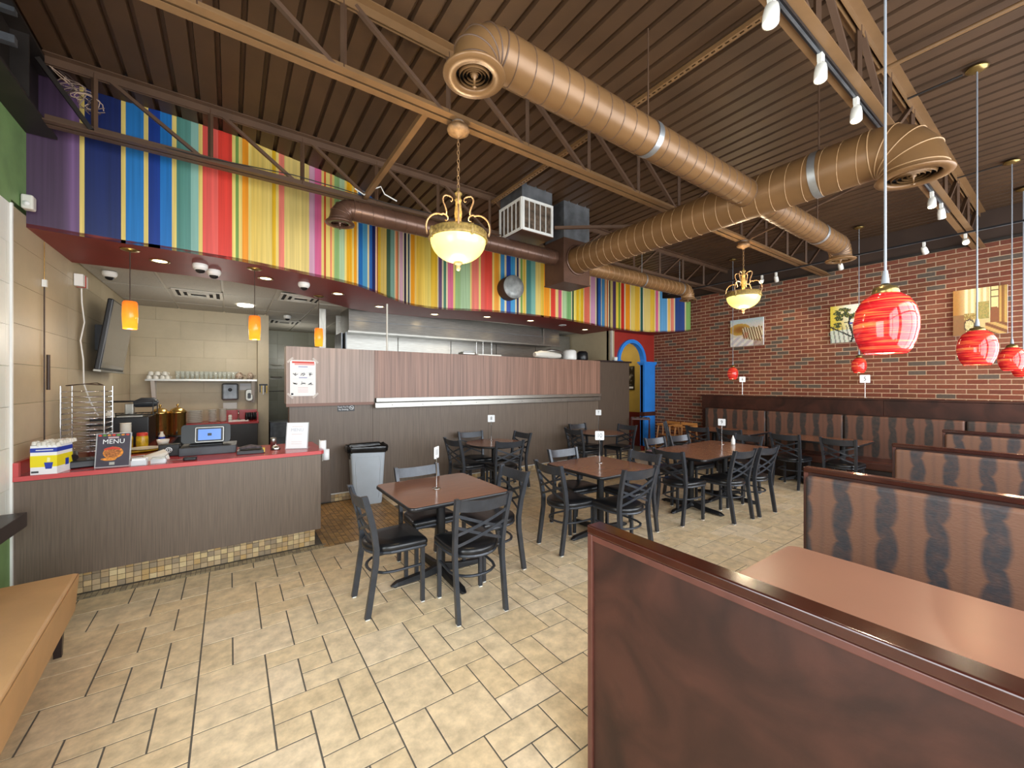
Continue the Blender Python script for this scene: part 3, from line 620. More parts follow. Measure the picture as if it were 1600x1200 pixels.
for k, (x, y, z, l) in enumerate(((-1.0, 4.52, 4.0, 0), )):
    t = thing('wire_bundle', 'tangle of loose pale wires at the left end of the mural joist', 'wires', (x, y, z))
    for j in range(9):
        a = random.uniform(0, 6.28); pts = [(0, 0, 0)]
        for i in range(14):
            q = i/13; pts.append((-.06+.20*q+.05*math.sin(a+q*11+j), .02*math.sin(q*9+j)-.05, -.02-.17*q+.05*math.cos(a*2+q*8)))
        MB().tube(pts[1:], .0035, 5).build('wire', mat('wire_%d' % j, random.choice(['b59a86', '8a7468', '4a3a34']), .5), t)
pipe('cable', [(-.9, 4.5, 3.66), (-.2, 4.42, 3.63), (.5, 4.42, 3.68), (.9, 4.4, 3.66), (1.4, 4.42, 3.64), (2.6, 4.4, 3.66)], .005, M['blacksteel'], 'black cable lying along the bottom chord before the mural', 'cable')
pipe('cable', [(1.06, 4.36, 3.68), (1.15, 4.34, 3.63), (1.22, 4.33, 3.7), (1.32, 4.33, 3.76), (1.36, 4.33, 3.69), (1.5, 4.35, 3.66)], .007, M['white'], 'white looped cable above the small left duct', 'cable')
# ================================================================ ducts
def duct(name, label, axis, p, a0, a1, r, ends, mt, seam='steel', grp=None, rim=None, bands=()):
    """axis 'x' runs along x at (y,z)=p from a0 to a1; ends: list of (which, elbow) ; which 0/1"""
    t = thing(name, label, 'duct', (a0, p[0], p[1]) if axis == 'x' else (p[0], a0, p[1]))
    L = a1-a0
    D = (lambda s, a, z: (s, a, z)) if axis == 'x' else (lambda s, a, z: (a, s, z))
    b = MB(); b.tube([D(0,0,0), D(L/2,0,0), D(L,0,0)], r, 36, True); b.build('pipe', M[mt], t)
    b = MB(); turns = int(L/.115); pts = []
    for i in range(turns*20+1):
        q = i/20*2*PI; pts.append(D(i/20*.115, math.cos(q)*(r+.0008), math.sin(q)*(r+.0008)))
    b.tube(pts, .0032, 4); b.build('spiral_seam', M[seam], t)
    for w in ends:
        s0, sg = (0, -1) if w == 0 else (L, 1)
        rc = r*1.18; b = MB(); sm_ = MB(); G_ = 4; rings = []
        for g in range(G_+1):
            an = PI/2*g/G_
            c = (s0+sg*rc*math.sin(an), -rc*(1-math.cos(an)))       # along, z
            ring = []
            for k in range(36):
                q = 2*PI*k/36
                ring.append(D(c[0]+sg*r*math.sin(q)*math.sin(an)*1.0, r*math.cos(q), c[1]+r*math.sin(q)*math.cos(an)))
            rings.append(ring)
            sm_.tube(ring, .005, 5, closed=True)
        vs = [v for rg in rings for v in rg]
        b.add(vs, [(g*36+k, g*36+(k+1)%36, (g+1)*36+(k+1)%36, (g+1)*36+k) for g in range(G_) for k in range(36)], None, True)
        dn = rings[-1][0][2]
        cxx = s0+sg*rc
        Mx = Matrix.Translation(D(cxx, 0, -rc))
        b.lathe([(r, 0), (r, -.03)], 36, M=Mx); e = b.build('elbow', M[mt], t); sm_.build('elbow_seam', M[seam], e)
        RR = r*(rim or 1.45)
        d = MB(); d.lathe([(RR-.004, -.03), (RR+.002, -.038), (RR-.002, -.046), (r*.84, -.05), (r*.80, -.04), (r*.80, -.012), (r, -.02), (RR-.004, -.03)], 40, M=Mx); dd = d.build('diffuser_rim', M[mt], t)
        for kk, fr in enumerate((.64, .48, .33, .18)):
            c_ = MB(); c_.lathe([(r*fr, -.05+.004*kk), (r*(fr+.06), -.022+.004*kk), (r*(fr+.05), -.02+.004*kk), (r*(fr-.01), -.045+.004*kk)], 36, M=Mx); c_.build('diffuser_cone', M[mt], dd)
        c_ = MB(); c_.lathe([(.012, -.01), (.018, -.04), (.006, -.05), (.004, -.09), (.012, -.095), (0, -.1)], 12, M=Mx); c_.build('damper_knob', M[mt], dd)
        b = MB(); b.lathe([(r*.9, -.005), (0, -.005)], 24, M=Mx); b.build('throat', M['dark'], dd)
    for s in bands:
        b = MB(); s = s-a0; b.tube([D(s-.026,0,0), D(s+.026,0,0)], r+.004, 36, False); st = b.build('hanger_band', M['galv'], t)
        b = MB(); b.cyl(D(s,0,r), D(s,0,4.1-p[1]), .006, 6); b.lathe([(.016, 0), (.016, .012), (0, .012)], 8, M=Matrix.Translation(D(s,0,r+.004))); b.build('hanger_rod', M['steel2'], st)
    return t
duct('air_duct', 'large brown spiral duct running from the near ceiling diffuser to the cross duct', 'x', (1.735, 3.34), 1.12, 6.0, .112, (0, 1), 'duct', seam='steel2', bands=(2.36, 5.4), rim=1.36)
duct('air_duct', 'wide brown cross duct from the plenum box to the round diffuser at right', 'y', (3.89, 3.34), .90, 4.0, .176, (0,), 'duct', seam='seaml', bands=(1.24,), rim=1.16)
duct('air_duct', 'small reddish-brown duct with a diffuser in front of the mural at left', 'x', (4.2, 3.38), 1.0, 3.65, .10, (0,), 'duct2', seam='duct2', rim=1.35)
duct('air_duct', 'small brown duct right of the plenum ending in an elbow near the brick wall', 'x', (4.2, 3.36), 4.12, 6.75, .112, (1,), 'duct', seam='seaml', rim=1.3, bands=())
tt = bpy.data.objects['air_duct.003']
for s in (5.55-4.12, 6.62-4.12):
    b = MB(); b.tube([(s-.014, 0, 0), (s+.014, 0, 0)], .117, 24, False); b.box(s-.008, s+.008, -.002, .002, .11, .5); b.build('hanger_strap', M['galv'], tt)
t = thing('duct_plenum', 'tall sheet-metal plenum box where the brown ducts meet, grey above and painted brown below', 'duct box', (3.645, 4.0, 3.016))
b = MB(); b.box(0, .485, 0, .4, 0, .60); b.build('painted_box', M['duct2'], t, bev=.006)
b = MB(); b.box(.003, .482, .003, .397, .60, 1.13); b.build('bare_box', M['galvdark'], t)
b = MB(); b.lathe([(.19, 0), (.205, 0), (.205, .02), (.19, .02)], 32, M=Matrix.Translation((.245, 0, .324)) @ Matrix.Rotation(R(90), 4, 'X')); b.build('collar', M['duct2'], t)
for q in ((0, .42, -.004), (0, .485, -.004)):
    pass
b = MB(); b.box(-.004, .489, -.006, .0, 0, .02); b.box(-.006, 0, -.006, .4, 0, .02); b.build('bottom_lip', M['duct2'], t)
# return air box with two white grilles
t = thing('return_air_box', 'square return air box with dusty white grilles hanging from the deck', 'air vent', (2.91, 3.945, 3.535))
b = MB(); b.box(.01, .49, .01, .49, 0, .6); b.build('box', M['galvdark'], t)
b = MB(); b.box(-.004, .5, -.004, .5, -.012, .004); b.build('bottom_plate', M['duct2'], t)
def grille(par, M_):
    f = MB(); w, h, e = .49, .40, .032
    f.box(0, w, -.012, .004, 0, e, None, M_); f.box(0, w, -.012, .004, h-e, h, None, M_); f.box(0, e, -.012, .004, e, h-e, None, M_); f.box(w-e, w, -.012, .004, e, h-e, None, M_)
    g = f.build('grille_frame', M['white'], par)
    MB().box(e, w-e, .0, .006, e, h-e, None, M_).build('dusty_filter', mat('dusty_filter', '5a4b3e', .95, 0, .5, 18, bump=1, bscale=120), g)
    for k in range(4): MB().box(e+(k+.8)*.088, e+(k+.8)*.088+.009, -.01, .002, e, h-e, None, M_).build('grille_bar', M['white'], g)
grille(t, Matrix.Identity(4)); grille(t, Matrix.Rotation(R(-90), 4, 'Z') @ Matrix.Translation((-.49, 0, 0)))
# ================================================================ chandeliers
def arc(c, r, a0, a1, n, zsc=1):
    return [(c[0]+r*math.cos(R(a0+(a1-a0)*i/n)), c[1]+zsc*r*math.sin(R(a0+(a1-a0)*i/n))) for i in range(n+1)]
def chandelier(loc, drop, label, rot=0):
    """loc: underside of the joist; drop: distance down to the rim of the bowl"""
    t = thing('chandelier', label, 'chandelier', loc)
    MB().lathe([(.05, .03), (.05, 0), (.078, 0), (.083, -.02), (.078, -.035), (.05, -.05), (.02, -.06), (.012, -.075), (0, -.075)], 28).build('canopy', M['iron_gold'], t)
    MB().lathe([(.047, .05), (.047, 0)], 24).build('canopy_collar', M['galv'], t)
    ztop = -drop+.36; n = max(1, int((-.075-ztop)/.03)); step = (-.075-ztop)/n
    for i in range(n):
        z = -.075-(i+.5)*step; a = 0 if i % 2 else PI/2
        ring = [(.009*math.cos(q)*math.cos(a), .009*math.cos(q)*math.sin(a), z+.021*math.sin(q)) for q in [2*PI*k/10 for k in range(10)]]
        MB().tube(ring, .0028, 5, closed=True).build('chain_link', M['iron_gold'], t)
    z0 = -drop
    MB().lathe([(0, .36), (.012, .355), (.008, .34), (.02, .33), (.03, .318), (.016, .30), (.022, .28), (.028, .27), (.02, .255), (.024, .22), (.028, .17), (.022, .10), (.014, .04), (.012, 0), (.02, -.01), (0, -.012)], 18, (0, 0, z0)).build('stem', M['band'], t)
    for k in range(4):
        q = R(rot+90*k)
        up = [(.062, .243), (.052, .238), (.046, .25), (.053, .264), (.07, .268), (.083, .258), (.09, .245)][:5]
        up = [(.060, .236), (.050, .232), (.042, .240), (.044, .254), (.056, .263), (.072, .268), (.092, .272), (.108, .262), (.114, .245), (.110, .225), (.100, .205), (.092, .185), (.088, .165), (.090, .148)]
        MB().tube([(math.cos(q)*a, math.sin(q)*a, z0-.01+c*1.16) for a, c in up], [.0025, .003, .0035, .004]+[.006]*10, 7).build('upper_scroll', M['iron_gold'], t)
        low = [(.098, .112), (.088, .108), (.078, .115), (.078, .130), (.090, .145), (.112, .152)]+arc((.150, .062), .088, 108, -32, 12)
        MB().tube([(math.cos(q)*a, math.sin(q)*a, z0-.01+c*1.16) for a, c in low], [.0025, .003, .004, .005]+[.0068]*(len(low)-4), 7).build('lower_scroll', M['iron_gold'], t)
    MB().lathe([(.19, .03), (.205, .032), (.215, .02), (.212, -.01), (.222, -.028), (.218, -.036), (.2, -.034), (.19, .03)], 48, (0, 0, z0)).build('rim_band', M['band'], t)
    for k in range(4):
        q = R(45+90*k+45); MB().lathe([(0, .035), (.012, .03), (.016, .0), (.012, -.04), (0, -.05)], 8, (.212*math.cos(q), .212*math.sin(q), z0)).build('rim_boss', M['band'], t)
    bo = MB().lathe([(.205*math.cos(R(a)), -.165*math.sin(R(a))) for a in range(0, 91, 9)], 48, (0, 0, 0)).build('glass_bowl', M['bowl'], t, (0, 0, z0-.03))
    MB().lathe([(0, 0), (.03, -.002), (.034, -.01), (.02, -.018), (.012, -.03), (.018, -.045), (.012, -.06), (0, -.066)], 16, (0, 0, z0-.192)).build('finial', M['iron_gold'], t)
    point('chandelier_glow', (loc[0], loc[1], loc[2]-drop+.12), 22, WARM2, .08)
    point('chandelier_glow', (loc[0], loc[1], loc[2]-drop-.27), 8, WARM2, .1)
    return t
chandelier((1.394, 2.69, 3.56), .81, 'lit alabaster bowl chandelier nearest the camera, on a long chain', -27)
chandelier((5.74, 2.69, 3.56), .69, 'lit alabaster bowl chandelier farther back before the brick wall', 0)
# ================================================================ red pendants
def pendant(loc, ztop, label, s=1.0):
    t = thing('pendant_lamp', label, 'pendant lamp', loc)
    prof = [(.035, .128), (.05, .12), (.075, .1), (.096, .06), (.105, .01), (.104, -.03), (.095, -.075), (.08, -.112), (.07, -.127), (.066, -.126), (.078, -.1), (.1, -.03), (.1, .02), (.07, .1), (.03, .12)]
    MB().lathe([(a*s, c*s) for a, c in prof], 40).build('globe_shade', M['globe'], t)
    MB().lathe([(0, .165), (.012, .165), (.022, .155), (.038, .15), (.044, .135), (.046, .12), (.04, .118)], 24).build('cap', M['brass'], t)
    MB().lathe([(.008, .22), (.012, .19), (.014, .165)], 12).build('strain_relief', M['cord'], t)
    MB().cyl((0, 0, .21), (0, 0, ztop-loc[2]-.02), .0048, 8).build('cord', M['cord'], t)
    MB().lathe([(0, -.028), (.03, -.026), (.062, -.012), (.066, 0), (0, 0)], 28, (0, 0, ztop-loc[2])).build('canopy', M['brass'], t)
    MB().lathe([(0, .05), (.025, .03), (.03, -.01), (.018, -.05), (0, -.06)], 14).build('bulb', M['lamp'], t)
    point('pendant_glow', (loc[0], loc[1], loc[2]-.15), 4, WARM, .04)
    return t
pendant((2.25, .485, 1.905), 4.08, 'red swirl-glass globe pendant, largest and nearest, before the brick wall')
pendant((4.71, .485, 1.93), 4.08, 'red swirl-glass globe pendant, second from the near one, below the sepia street picture', 1.05)
pendant((7.0, .47, 1.925), 4.08, 'red swirl-glass globe pendant, third in the row, at the right edge')
pendant((8.1, .455, 1.87), 4.08, 'red swirl-glass globe pendant, farthest in the row and cut by the right edge')
pendant((8.0, 2.03, 1.94), 4.08, 'small red globe pendant low behind the largest globe, above table 5', .9)
pendant((8.05, 3.97, 1.86), 4.08, 'small orange-red globe pendant hanging above table 6', .9)
# amber cylinder pendants over the counter
def cylpend(loc, ztop, label):
    t = thing('pendant_lamp', label, 'pendant lamp', loc)
    MB().lathe([(.045, .125), (.053, .11), (.056, 0), (.05, -.125), (.047, -.124), (.052, 0), (.049, .11)], 28).build('glass_cylinder', M['shade'], t)
    MB().cyl((0, 0, .12), (0, 0, ztop-loc[2]), .004, 6).build('cord', M['bcord'], t)
    MB().lathe([(0, -.02), (.02, -.02), (.065, -.008), (.07, 0), (0, 0)], 24, (0, 0, ztop-loc[2])).build('canopy', M['brass'], t)
    point('pendant_glow', (loc[0], loc[1], loc[2]-.18), 5, WARM, .04)
cylpend((-.745, 4.985, 2.275), 2.87, 'amber glass cylinder pendant at the left end of the counter')
cylpend((.213, 5.055, 2.245), 2.87, 'amber glass cylinder pendant over the middle of the counter')
cylpend((1.01, 6.131, 2.30), 2.87, 'amber glass cylinder pendant showing just above the wood header')
# downlights
def downlight(x, y, z, label, lit=True, r=.062):
    t = thing('downlight', label, 'downlight', (x, y, z))
    MB().lathe([(r+.018, 0), (r+.016, -.007), (r, -.004), (r-.012, .012)], 28).build('trim_ring', M['brass'] if lit else M['white'], t)
    MB().lathe([(r-.006, -.001), (0, -.001)], 24).build('lens', M['lamp'] if lit else M['inoxm'], t)
    if lit: spot('downlight_beam', (x, y, z-.02), (x, y, 0), 16, WARM2, 100, .04, .8)
dl = [(-.57,5.278,'first from the left, between the pendant and the cameras'),(.336,5.442,'second from the left, beside the middle pendant'),(1.194,5.808,'third from the left, before the header'),(1.928,6.392,'fourth from the left, by the white pole'),(2.929,6.544,'fifth from the left, above the hood'),(3.821,6.247,'sixth from the left, above the hood'),(4.739,6.145,'seventh from the left'),(6.519,6.457,'last at the right by the arch')]
for x, y, s in dl: downlight(x, y, 2.869, 'lit light in the red soffit, '+s)
downlight(5.642, 6.232, 2.869, 'unlit grey recessed light between two lit ones in the red soffit', False)
t = thing('downlight', 'white disc light in the kitchen ceiling panels', 'ceiling light', (.2, 7.66, 2.908))
MB().lathe([(.11, 0), (.11, -.02), (.1, -.026), (0, -.026)], 28).build('disc', M['lampw'], t)
spot('kitchen_beam', (.2, 7.66, 2.87), (.2, 7.66, 0), 60, (1, .95, .85), 160, .1, .6); point('kitchen_fill', (-.2, 7.1, 2.2), 12, (1, .95, .86), .2)  # the point is an added fill for ceiling bounce, no lamp hangs there
point('passage_fill', (1.15, 9.7, 2.3), 9, (1, .96, .88), .15)  # added fill without a fixture, brightens the back passage
spot('kitchen_beam', (4.6, 7.6, 2.85), (4.6, 7.6, 0), 10, (1, .95, .85), 150, .1, .6)
spot('corridor_beam', (8.0, 7.2, 3.25), (8.0, 7.2, 0), 40, (1, .9, .72), 150, .1, .6)
# track lights
def track(p0, p1, label):
    t = thing('light_track', label, 'light track', p0); d = Vector(p1)-Vector(p0)
    MB().bar((0,0,0), d, .034, .02).build('rail', M['black'], t)
    MB().bar((0,0,-.011), d+Vector((0,0,-.011)), .012, .003).build('conductor_slot', M['galvdark'], t)
track((1.0, .89, 3.58), (6.6, .89, 3.58), 'black light track under the near joist')
track((7.6, 5.1, 3.56), (7.6, .3, 3.56), 'black light track running along the brick wall')
def head(loc, aim, label, glow=True, rr=.032):
    t = thing('track_light', label, 'track light', loc)
    MB().box(-.022, .022, -.014, .014, -.05, 0).build('adapter', M['trackw'], t, bev=.004)
    MB().box(-.024, -.019, -.01, .01, -.10, -.045).build('yoke_arm', M['trackw'], t); MB().box(.019, .024, -.01, .01, -.10, -.045).build('yoke_arm', M['trackw'], t)
    d = (Vector(aim)-Vector(loc)).normalized(); q = d.to_track_quat('Z', 'Y').to_matrix().to_4x4(); Mx = Matrix.Translation((0,0,-.085)) @ q
    MB().lathe([(0, -.03), (.02, -.03), (rr*.86, -.015), (rr, .02), (rr*1.03, .08), (rr*.9, .082)], 20, M=Mx).build('housing', M['trackw'], t)
    MB().lathe([(rr*.9, .079), (0, .079)], 20, M=Mx).build('lens', M['lamp'] if glow else M['dgrey'], t)
    if glow: spot('track_beam', Vector(loc)+Vector((0,0,-.085))+d*.1, aim, 26, WARM2, 55, .025, .6)
head((2.18, .89, 3.575), (1.8, .82, 2.0), 'lit white track light nearest the camera at the top edge', rr=.036)
head((2.82, .89, 3.575), (2.4, .8, 1.9), 'lit white track light, second on the near track')
head((3.45, .89, 3.575), (3.0, .8, 1.9), 'lit white track light just before the cross duct')
head((5.75, .89, 3.575), (5.2, .8, 1.9), 'lit white track light just past the cross duct')
head((6.2, .89, 3.575), (7.2, .9, 1.7), 'unlit white track light turned to the brick wall', False)
for (y, g, tgt, s) in ((3.03, True, (8.8, 3.3, 2.5), 'beside the far chandelier, aimed at the beach picture'), (2.15, True, (8.8, 2.3, 2.6), 'above the tree picture'), (1.25, True, (8.8, 1.1, 2.6), 'above the gap between the globes')):
    head((7.6, y, 3.545), tgt, 'white track light on the far track '+s, g)
for (y, s) in ((3.25, 'left one of the two glowing toward the room'), (.88, 'right one of the two glowing toward the room')):
    head((7.6, y, 3.545), (5.5, y-.4, 2.2), 'small far track light, '+s)
# ================================================================ chairs
def rrect(w, h, r, n=5):
    P = []
    for cx, cy, a0 in ((w/2-r, h/2-r, 0), (-w/2+r, h/2-r, 90), (-w/2+r, -h/2+r, 180), (w/2-r, -h/2+r, 270)):
        for i in range(n+1): a = R(a0+90*i/n); P.append((cx+r*math.cos(a), cy+r*math.sin(a)))
    return P
def seat_outline(sc=1.05):
    # +y is the front: square corners; the back is rounded
    P = [(.205, .205), (-.205, .205)]
    P = []
    for i in range(5): a = R(90*i/4); P.append((.205-.03+.03*math.cos(a), .20-.03+.03*math.sin(a)))
    for i in range(5): a = R(90+90*i/4); P.append((-.205+.03+.03*math.cos(a), .20-.03+.03*math.sin(a)))
    for i in range(13):
        a = R(180+180*i/12); P.append((.195*math.cos(a), -.02+.19*math.sin(a)))
    return [(x*sc, y*sc) for x, y in P]
def make_chair(label, group=None):
    t = thing('dining_chair', label, 'chair', group=group)
    O = seat_outline()
    b = MB(); lev = [(.442, .93), (.444, .985), (.455, 1.0), (.472, .995), (.486, .95), (.494, .84), (.498, .5)]
    vs = []; n = len(O)
    for z, s in lev: vs += [(x*s, y*s, z) for x, y in O]
    fs = [(i*n+k, i*n+(k+1)%n, (i+1)*n+(k+1)%n, (i+1)*n+k) for i in range(len(lev)-1) for k in range(n)]
    b.add(vs, fs, None, True); b.add(vs[-n:], [tuple(range(n))], None, True); b.add(vs[:n], [tuple(range(n-1,-1,-1))])
    b.build('seat', M['vinyl'], t)
    b = MB(); P = [(x*.95, y*.95, .433) for x, y in O]; b.tube(P, .012, 6, closed=True, smooth=False); b.prism([(x*.93, y*.93) for x, y in O], .436, .447); b.build('seat_frame', M['slate'], t)
    for s in (-1, 1):
        lf = MB().bar((s*.175, .175, .008), (s*.175, .175, .43), .028, .028, (0,1,0)).build('leg', M['slate'], t)
        MB().box(s*.175-.013, s*.175+.013, .162, .188, 0, .012).build('foot', M['white'], lf)
        # rear leg sweeps up into the back post
        pts = [(s*.185, -.235, .008), (s*.185, -.205, .2), (s*.185, -.178, .38), (s*.187, -.175, .48), (s*.192, -.195, .62), (s*.2, -.23, .76), (s*.205, -.262, .87)]
        b = MB(); w, d = .0145, .02; vs = []
        for p in pts:
            for dx, dy in ((-w,-d),(w,-d),(w,d),(-w,d)): vs.append((p[0]+dx, p[1]+dy, p[2]))
        m = len(pts); b.add(vs, [(i*4+k, i*4+(k+1)%4, (i+1)*4+(k+1)%4, (i+1)*4+k) for i in range(m-1) for k in range(4)]+[(3,2,1,0), tuple(range(4*m-4, 4*m))])
        lr = b.build('leg', M['slate'], t); MB().box(s*.185-.013, s*.185+.013, -.25, -.222, 0, .012).build('foot', M['white'], lr)
    # curved top slat
    def yb(x, z): return -.175-.087*max(0, (z-.48)/.39)**1.2-.028*(1-(x/.2)**2)
    b = MB(); vs = []; n = 12
    for i in range(n+1):
        x = -.2+.4*i/n
        for z, dy in ((.775, -.006), (.775, .006), (.86, .006), (.86, -.006)):
            vs.append((x*(.96 if z < .8 else 1), yb(x, z)+dy, z-.012*(1-(x/.2)**2)))
    b.add(vs, [(i*4+k, i*4+(k+1)%4, (i+1)*4+(k+1)%4, (i+1)*4+k) for i in range(n) for k in range(4)]+[(3,2,1,0), tuple(range(4*n, 4*n+4))], None, False)
    b.build('top_slat', M['slate'], t)
    for (za, zb) in ((.745, .60), (.66, .515)):
        for sg in (-1, 1):
            b = MB(); vs = []; n = 10
            for i in range(n+1):
                q = i/n; x = sg*(-.19+.38*q); z = za+(zb-za)*q
                for dz, dy in ((-.011, -.003), (.011, -.003), (.011, .003), (-.011, .003)): vs.append((x, yb(x, z)+dy+(.004 if sg > 0 else -.004), z+dz))
            b.add(vs, [(i*4+k, i*4+(k+1)%4, (i+1)*4+(k+1)%4, (i+1)*4+k) for i in range(n) for k in range(4)]+[(3,2,1,0), tuple(range(4*n, 4*n+4))])
            b.build('cross_bar', M['slate'], t)
    P = [(.172, .17), (.174, .0), (.172, -.05), (.152, -.115), (.1, -.16), (.05, -.18), (0, -.186), (-.05, -.18), (-.1, -.16), (-.152, -.115), (-.172, -.05), (-.174, 0), (-.172, .17)]
    vs = []; b = MB()
    b.tube([(x, y, .285) for x, y in P], .012, 6, flat=.8); b.build('stretcher_ring', M['slate'], t)
    return t
CH_ = [  # back-middle x,y ; facing angle of chair front ; label
 (.76,3.07,-90,'at the nearest square table on its counter side'),
 (1.47,3.70,180,'tucked behind the nearest square table, only its rail showing'),
 (2.17,3.06,90,'between the nearest and the middle square tables, serving the nearest'),
 (1.46,2.42,-5,'nearest the camera, its back to us at the nearest table'),
 (2.58,3.07,-93,'at the middle square table on its left side'),
 (3.32,3.67,176,'tucked behind the middle square table'),
 (3.93,2.93,88,'at the middle square table facing left'),
 (3.13,2.38,-6,'back to us at the middle square table'),
 (4.27,2.87,-93,'at the left end of the long table'),
 (5.03,2.33,-6,'back to us at the long table, left of the pair'),
 (5.54,2.28,-4,'back to us at the long table, right of the pair'),
 (5.11,3.65,176,'behind the long table, left of the pair'),
 (5.68,3.62,174,'behind the long table, right of the pair'),
 (6.56,3.00,86,'at the right end of the long table'),
 (6.30,5.10,92,'at the far round table, on the arch side'),
 (4.93,5.18,-92,'at the far round table, on its left'),
 (5.64,5.80,178,'behind the far round table against the wood wall'),
 (2.60,5.22,-86,'at the nearer round table, beside the bin'),
 (3.26,5.86,172,'behind the nearer round table against the wood wall'),
 (3.93,5.30,92,'at the nearer round table, on its right'),
 (3.18,4.58,-10,'back to us at the nearer round table'),
 (7.16,2.06,-90,'at the nearer wall-bench table, close to the booths'),
 (7.16,2.74,-92,'at the nearer wall-bench table, close to the long table'),
 (7.13,3.59,-92,'at the farther wall-bench table, half behind sign 9'),
 (7.08,4.15,-88,'at the farther wall-bench table, toward the high chairs'),
 (7.35,5.0,-150,'standing alone before the wooden high chairs'),
]
proto = None
for x, y, a, s in CH_:
    lab = 'black metal cross-back chair '+s
    an = R(a); ox, oy = x+math.sin(-an)*.262*1, y  # shift so that the back sits at (x, y)
    fx, fy = -math.sin(an), math.cos(an)
    px_, py_ = x+fx*.262, y+fy*.262
    if proto is None: proto = make_chair(lab, 'black cross-back dining chairs'); proto.location = (px_, py_, 0); proto.rotation_euler.z = an; pr = proto
    else: dup(proto, (px_, py_, 0), an, lab)
# ================================================================ tables
def xbase(t, x, y, L=.30, rot=0, leg='base_leg'):
    MB().cyl((x, y, .05), (x, y, .715), .038, 20).build('column', M['iron'], t)
    MB().lathe([(.038, .09), (.06, .06), (.065, .035), (.03, .03)], 20, (x, y, 0)).build('hub', M['iron'], t)
    MB().box(x-.12, x+.12, y-.12, y+.12, .708, .72).build('mounting_plate', M['iron'], t)
    for k in range(4):
        q = R(45+90*k+rot); c, s = math.cos(q), math.sin(q); b = MB(); vs = []
        for d, w, z0, z1 in ((.03, .03, .03, .095), (.14, .034, .018, .068), (L-.03, .034, .012, .045), (L, .026, .012, .03), (L+.02, .012, .014, .024)):
            for sd, z in ((-w, z0), (w, z0), (w*.7, z1), (-w*.7, z1)): vs.append((x+c*d-s*sd, y+s*d+c*sd, z))
        b.add(vs, [(i*4+j, i*4+(j+1)%4, (i+1)*4+(j+1)%4, (i+1)*4+j) for i in range(4) for j in range(4)]+[(3,2,1,0), (16,17,18,19)])
        lg = b.build(leg, M['iron'], t, bev=.004)
        MB().lathe([(.014, 0), (.014, .014), (0, .014)], 10, (x+c*(L-.02), y+s*(L-.02), 0)).build('glide', M['black'], lg)
def top(t, w, h, r, x=0, y=0, mt='ttop', ed='tedge', z=.75, n=6):
    P = rrect(w, h, r, n); Q = rrect(w-.012, h-.012, max(r-.006, .01), n)
    b = MB(); b.prism([(x+a, y+c) for a, c in Q], z-.012, z); tp = b.build('tabletop', M[mt], t)
    b = MB(); m = len(P); lv = [(.985, z-.034), (1, z-.028), (1.004, z-.017), (1, z-.006), (.99, z-.0015)]; vs = []
    for s, zz in lv: vs += [(x+a*s, y+c*s, zz) for a, c in P]
    b.add(vs, [(i*m+k, i*m+(k+1)%m, (i+1)*m+(k+1)%m, (i+1)*m+k) for i in range(4) for k in range(m)], None, True); b.add(vs[:m], [tuple(range(m-1,-1,-1))]); b.add(vs[-m:], [tuple(range(m))])
    b.build('table_edge', M[ed], tp)
for (x, y, s, rot) in ((1.5, 3.22, '11, nearest the camera', 0), (3.37, 3.10, '10, in the middle of the room', 0)):
    t = thing('dining_table', 'square brown table with black edge, under sign '+s, 'table', (x, y, 0)); top(t, .88, .86, .06); xbase(t, 0, 0, .42, -45+rot)
t = thing('dining_table', 'left half of the long brown table, between tables 10 and sign 9', 'table', (5.02, 3.02, 0)); top(t, .86, .86, .06); xbase(t, 0, 0, .42, -45)
t = thing('dining_table', 'right half of the long brown table, carrying sign 9', 'table', (5.89, 3.02, 0)); top(t, .86, .86, .06); xbase(t, 0, 0, .42, -45)
for (x, y, s) in ((3.33, 5.24, '8, before the wood wall beside the bin'), (5.66, 5.2, '7, before the wood wall near the arch')):
    t = thing('round_table', 'round dark-brown pedestal table under sign '+s, 'table', (x, y, 0)); top(t, .86, .86, .429, n=10); xbase(t, 0, 0, .32, 0)
for (y, L, s) in ((2.52, 1.22, '5, the nearer of the two at the wall bench'), (4.0, 1.15, '6, the farther of the two at the wall bench')):
    t = thing('dining_table', 'long brown table of sign '+s, 'table', (7.92, y, 0)); top(t, .80, L, .04); xbase(t, 0, -L/2+.3, .28); xbase(t, 0, L/2-.3, .28)
# ================================================================ table signs
def sign(x, y, z, num, label, ang, h=.30, sq=.085):
    t = thing('table_sign', label, 'table number', (x, y, z), ang)
    MB().lathe([(0, .012), (.012, .012), (.018, .008), (.036, .005), (.038, 0), (0, 0)], 20).build('base', M['chrome'], t)
    MB().cyl((0, 0, .008), (0, 0, h), .0042, 8).build('stem', M['chrome'], t)
    Mx = Matrix.Translation((0, 0, h+sq/2-.01)) @ Matrix.Rotation(R(90), 4, 'X')
    c = MB().prism(rrect(sq, sq, .008, 3), -.002, .002, Mx).build('plate', M['paper'], t)
    text('numeral', num, sq*.72, M['ink'], t, (0, -.0028, h+sq/2-.01), (R(90), 0, 0), .0003, sx=.8)
    text('numeral', num, sq*.72, M['ink'], t, (0, .0028, h+sq/2-.01), (R(90), 0, R(180)), .0003, sx=.8)
def toward(x, y, d=0): return math.atan2(y, x)-PI/2+R(d)
SG = 'small white number signs on chrome stems'
sign(1.455, 3.21, .751, '11', 'white number sign 11 seen nearly edge-on, on the nearest square table', toward(1.455, 3.2, 68), .27, .10)
sign(3.455, 3.19, .751, '10', 'white number sign 10 on the middle square table', toward(3.45, 3.19, 4), .27, .10)
sign(6.0, 3.12, .751, '9', 'white number sign 9 on the long table', toward(6, 3.1, -12), .29, .10)
sign(3.375, 5.39, .751, '8', 'white number sign 8 on the left round table', toward(3.37, 5.4, 5), .31, .11)
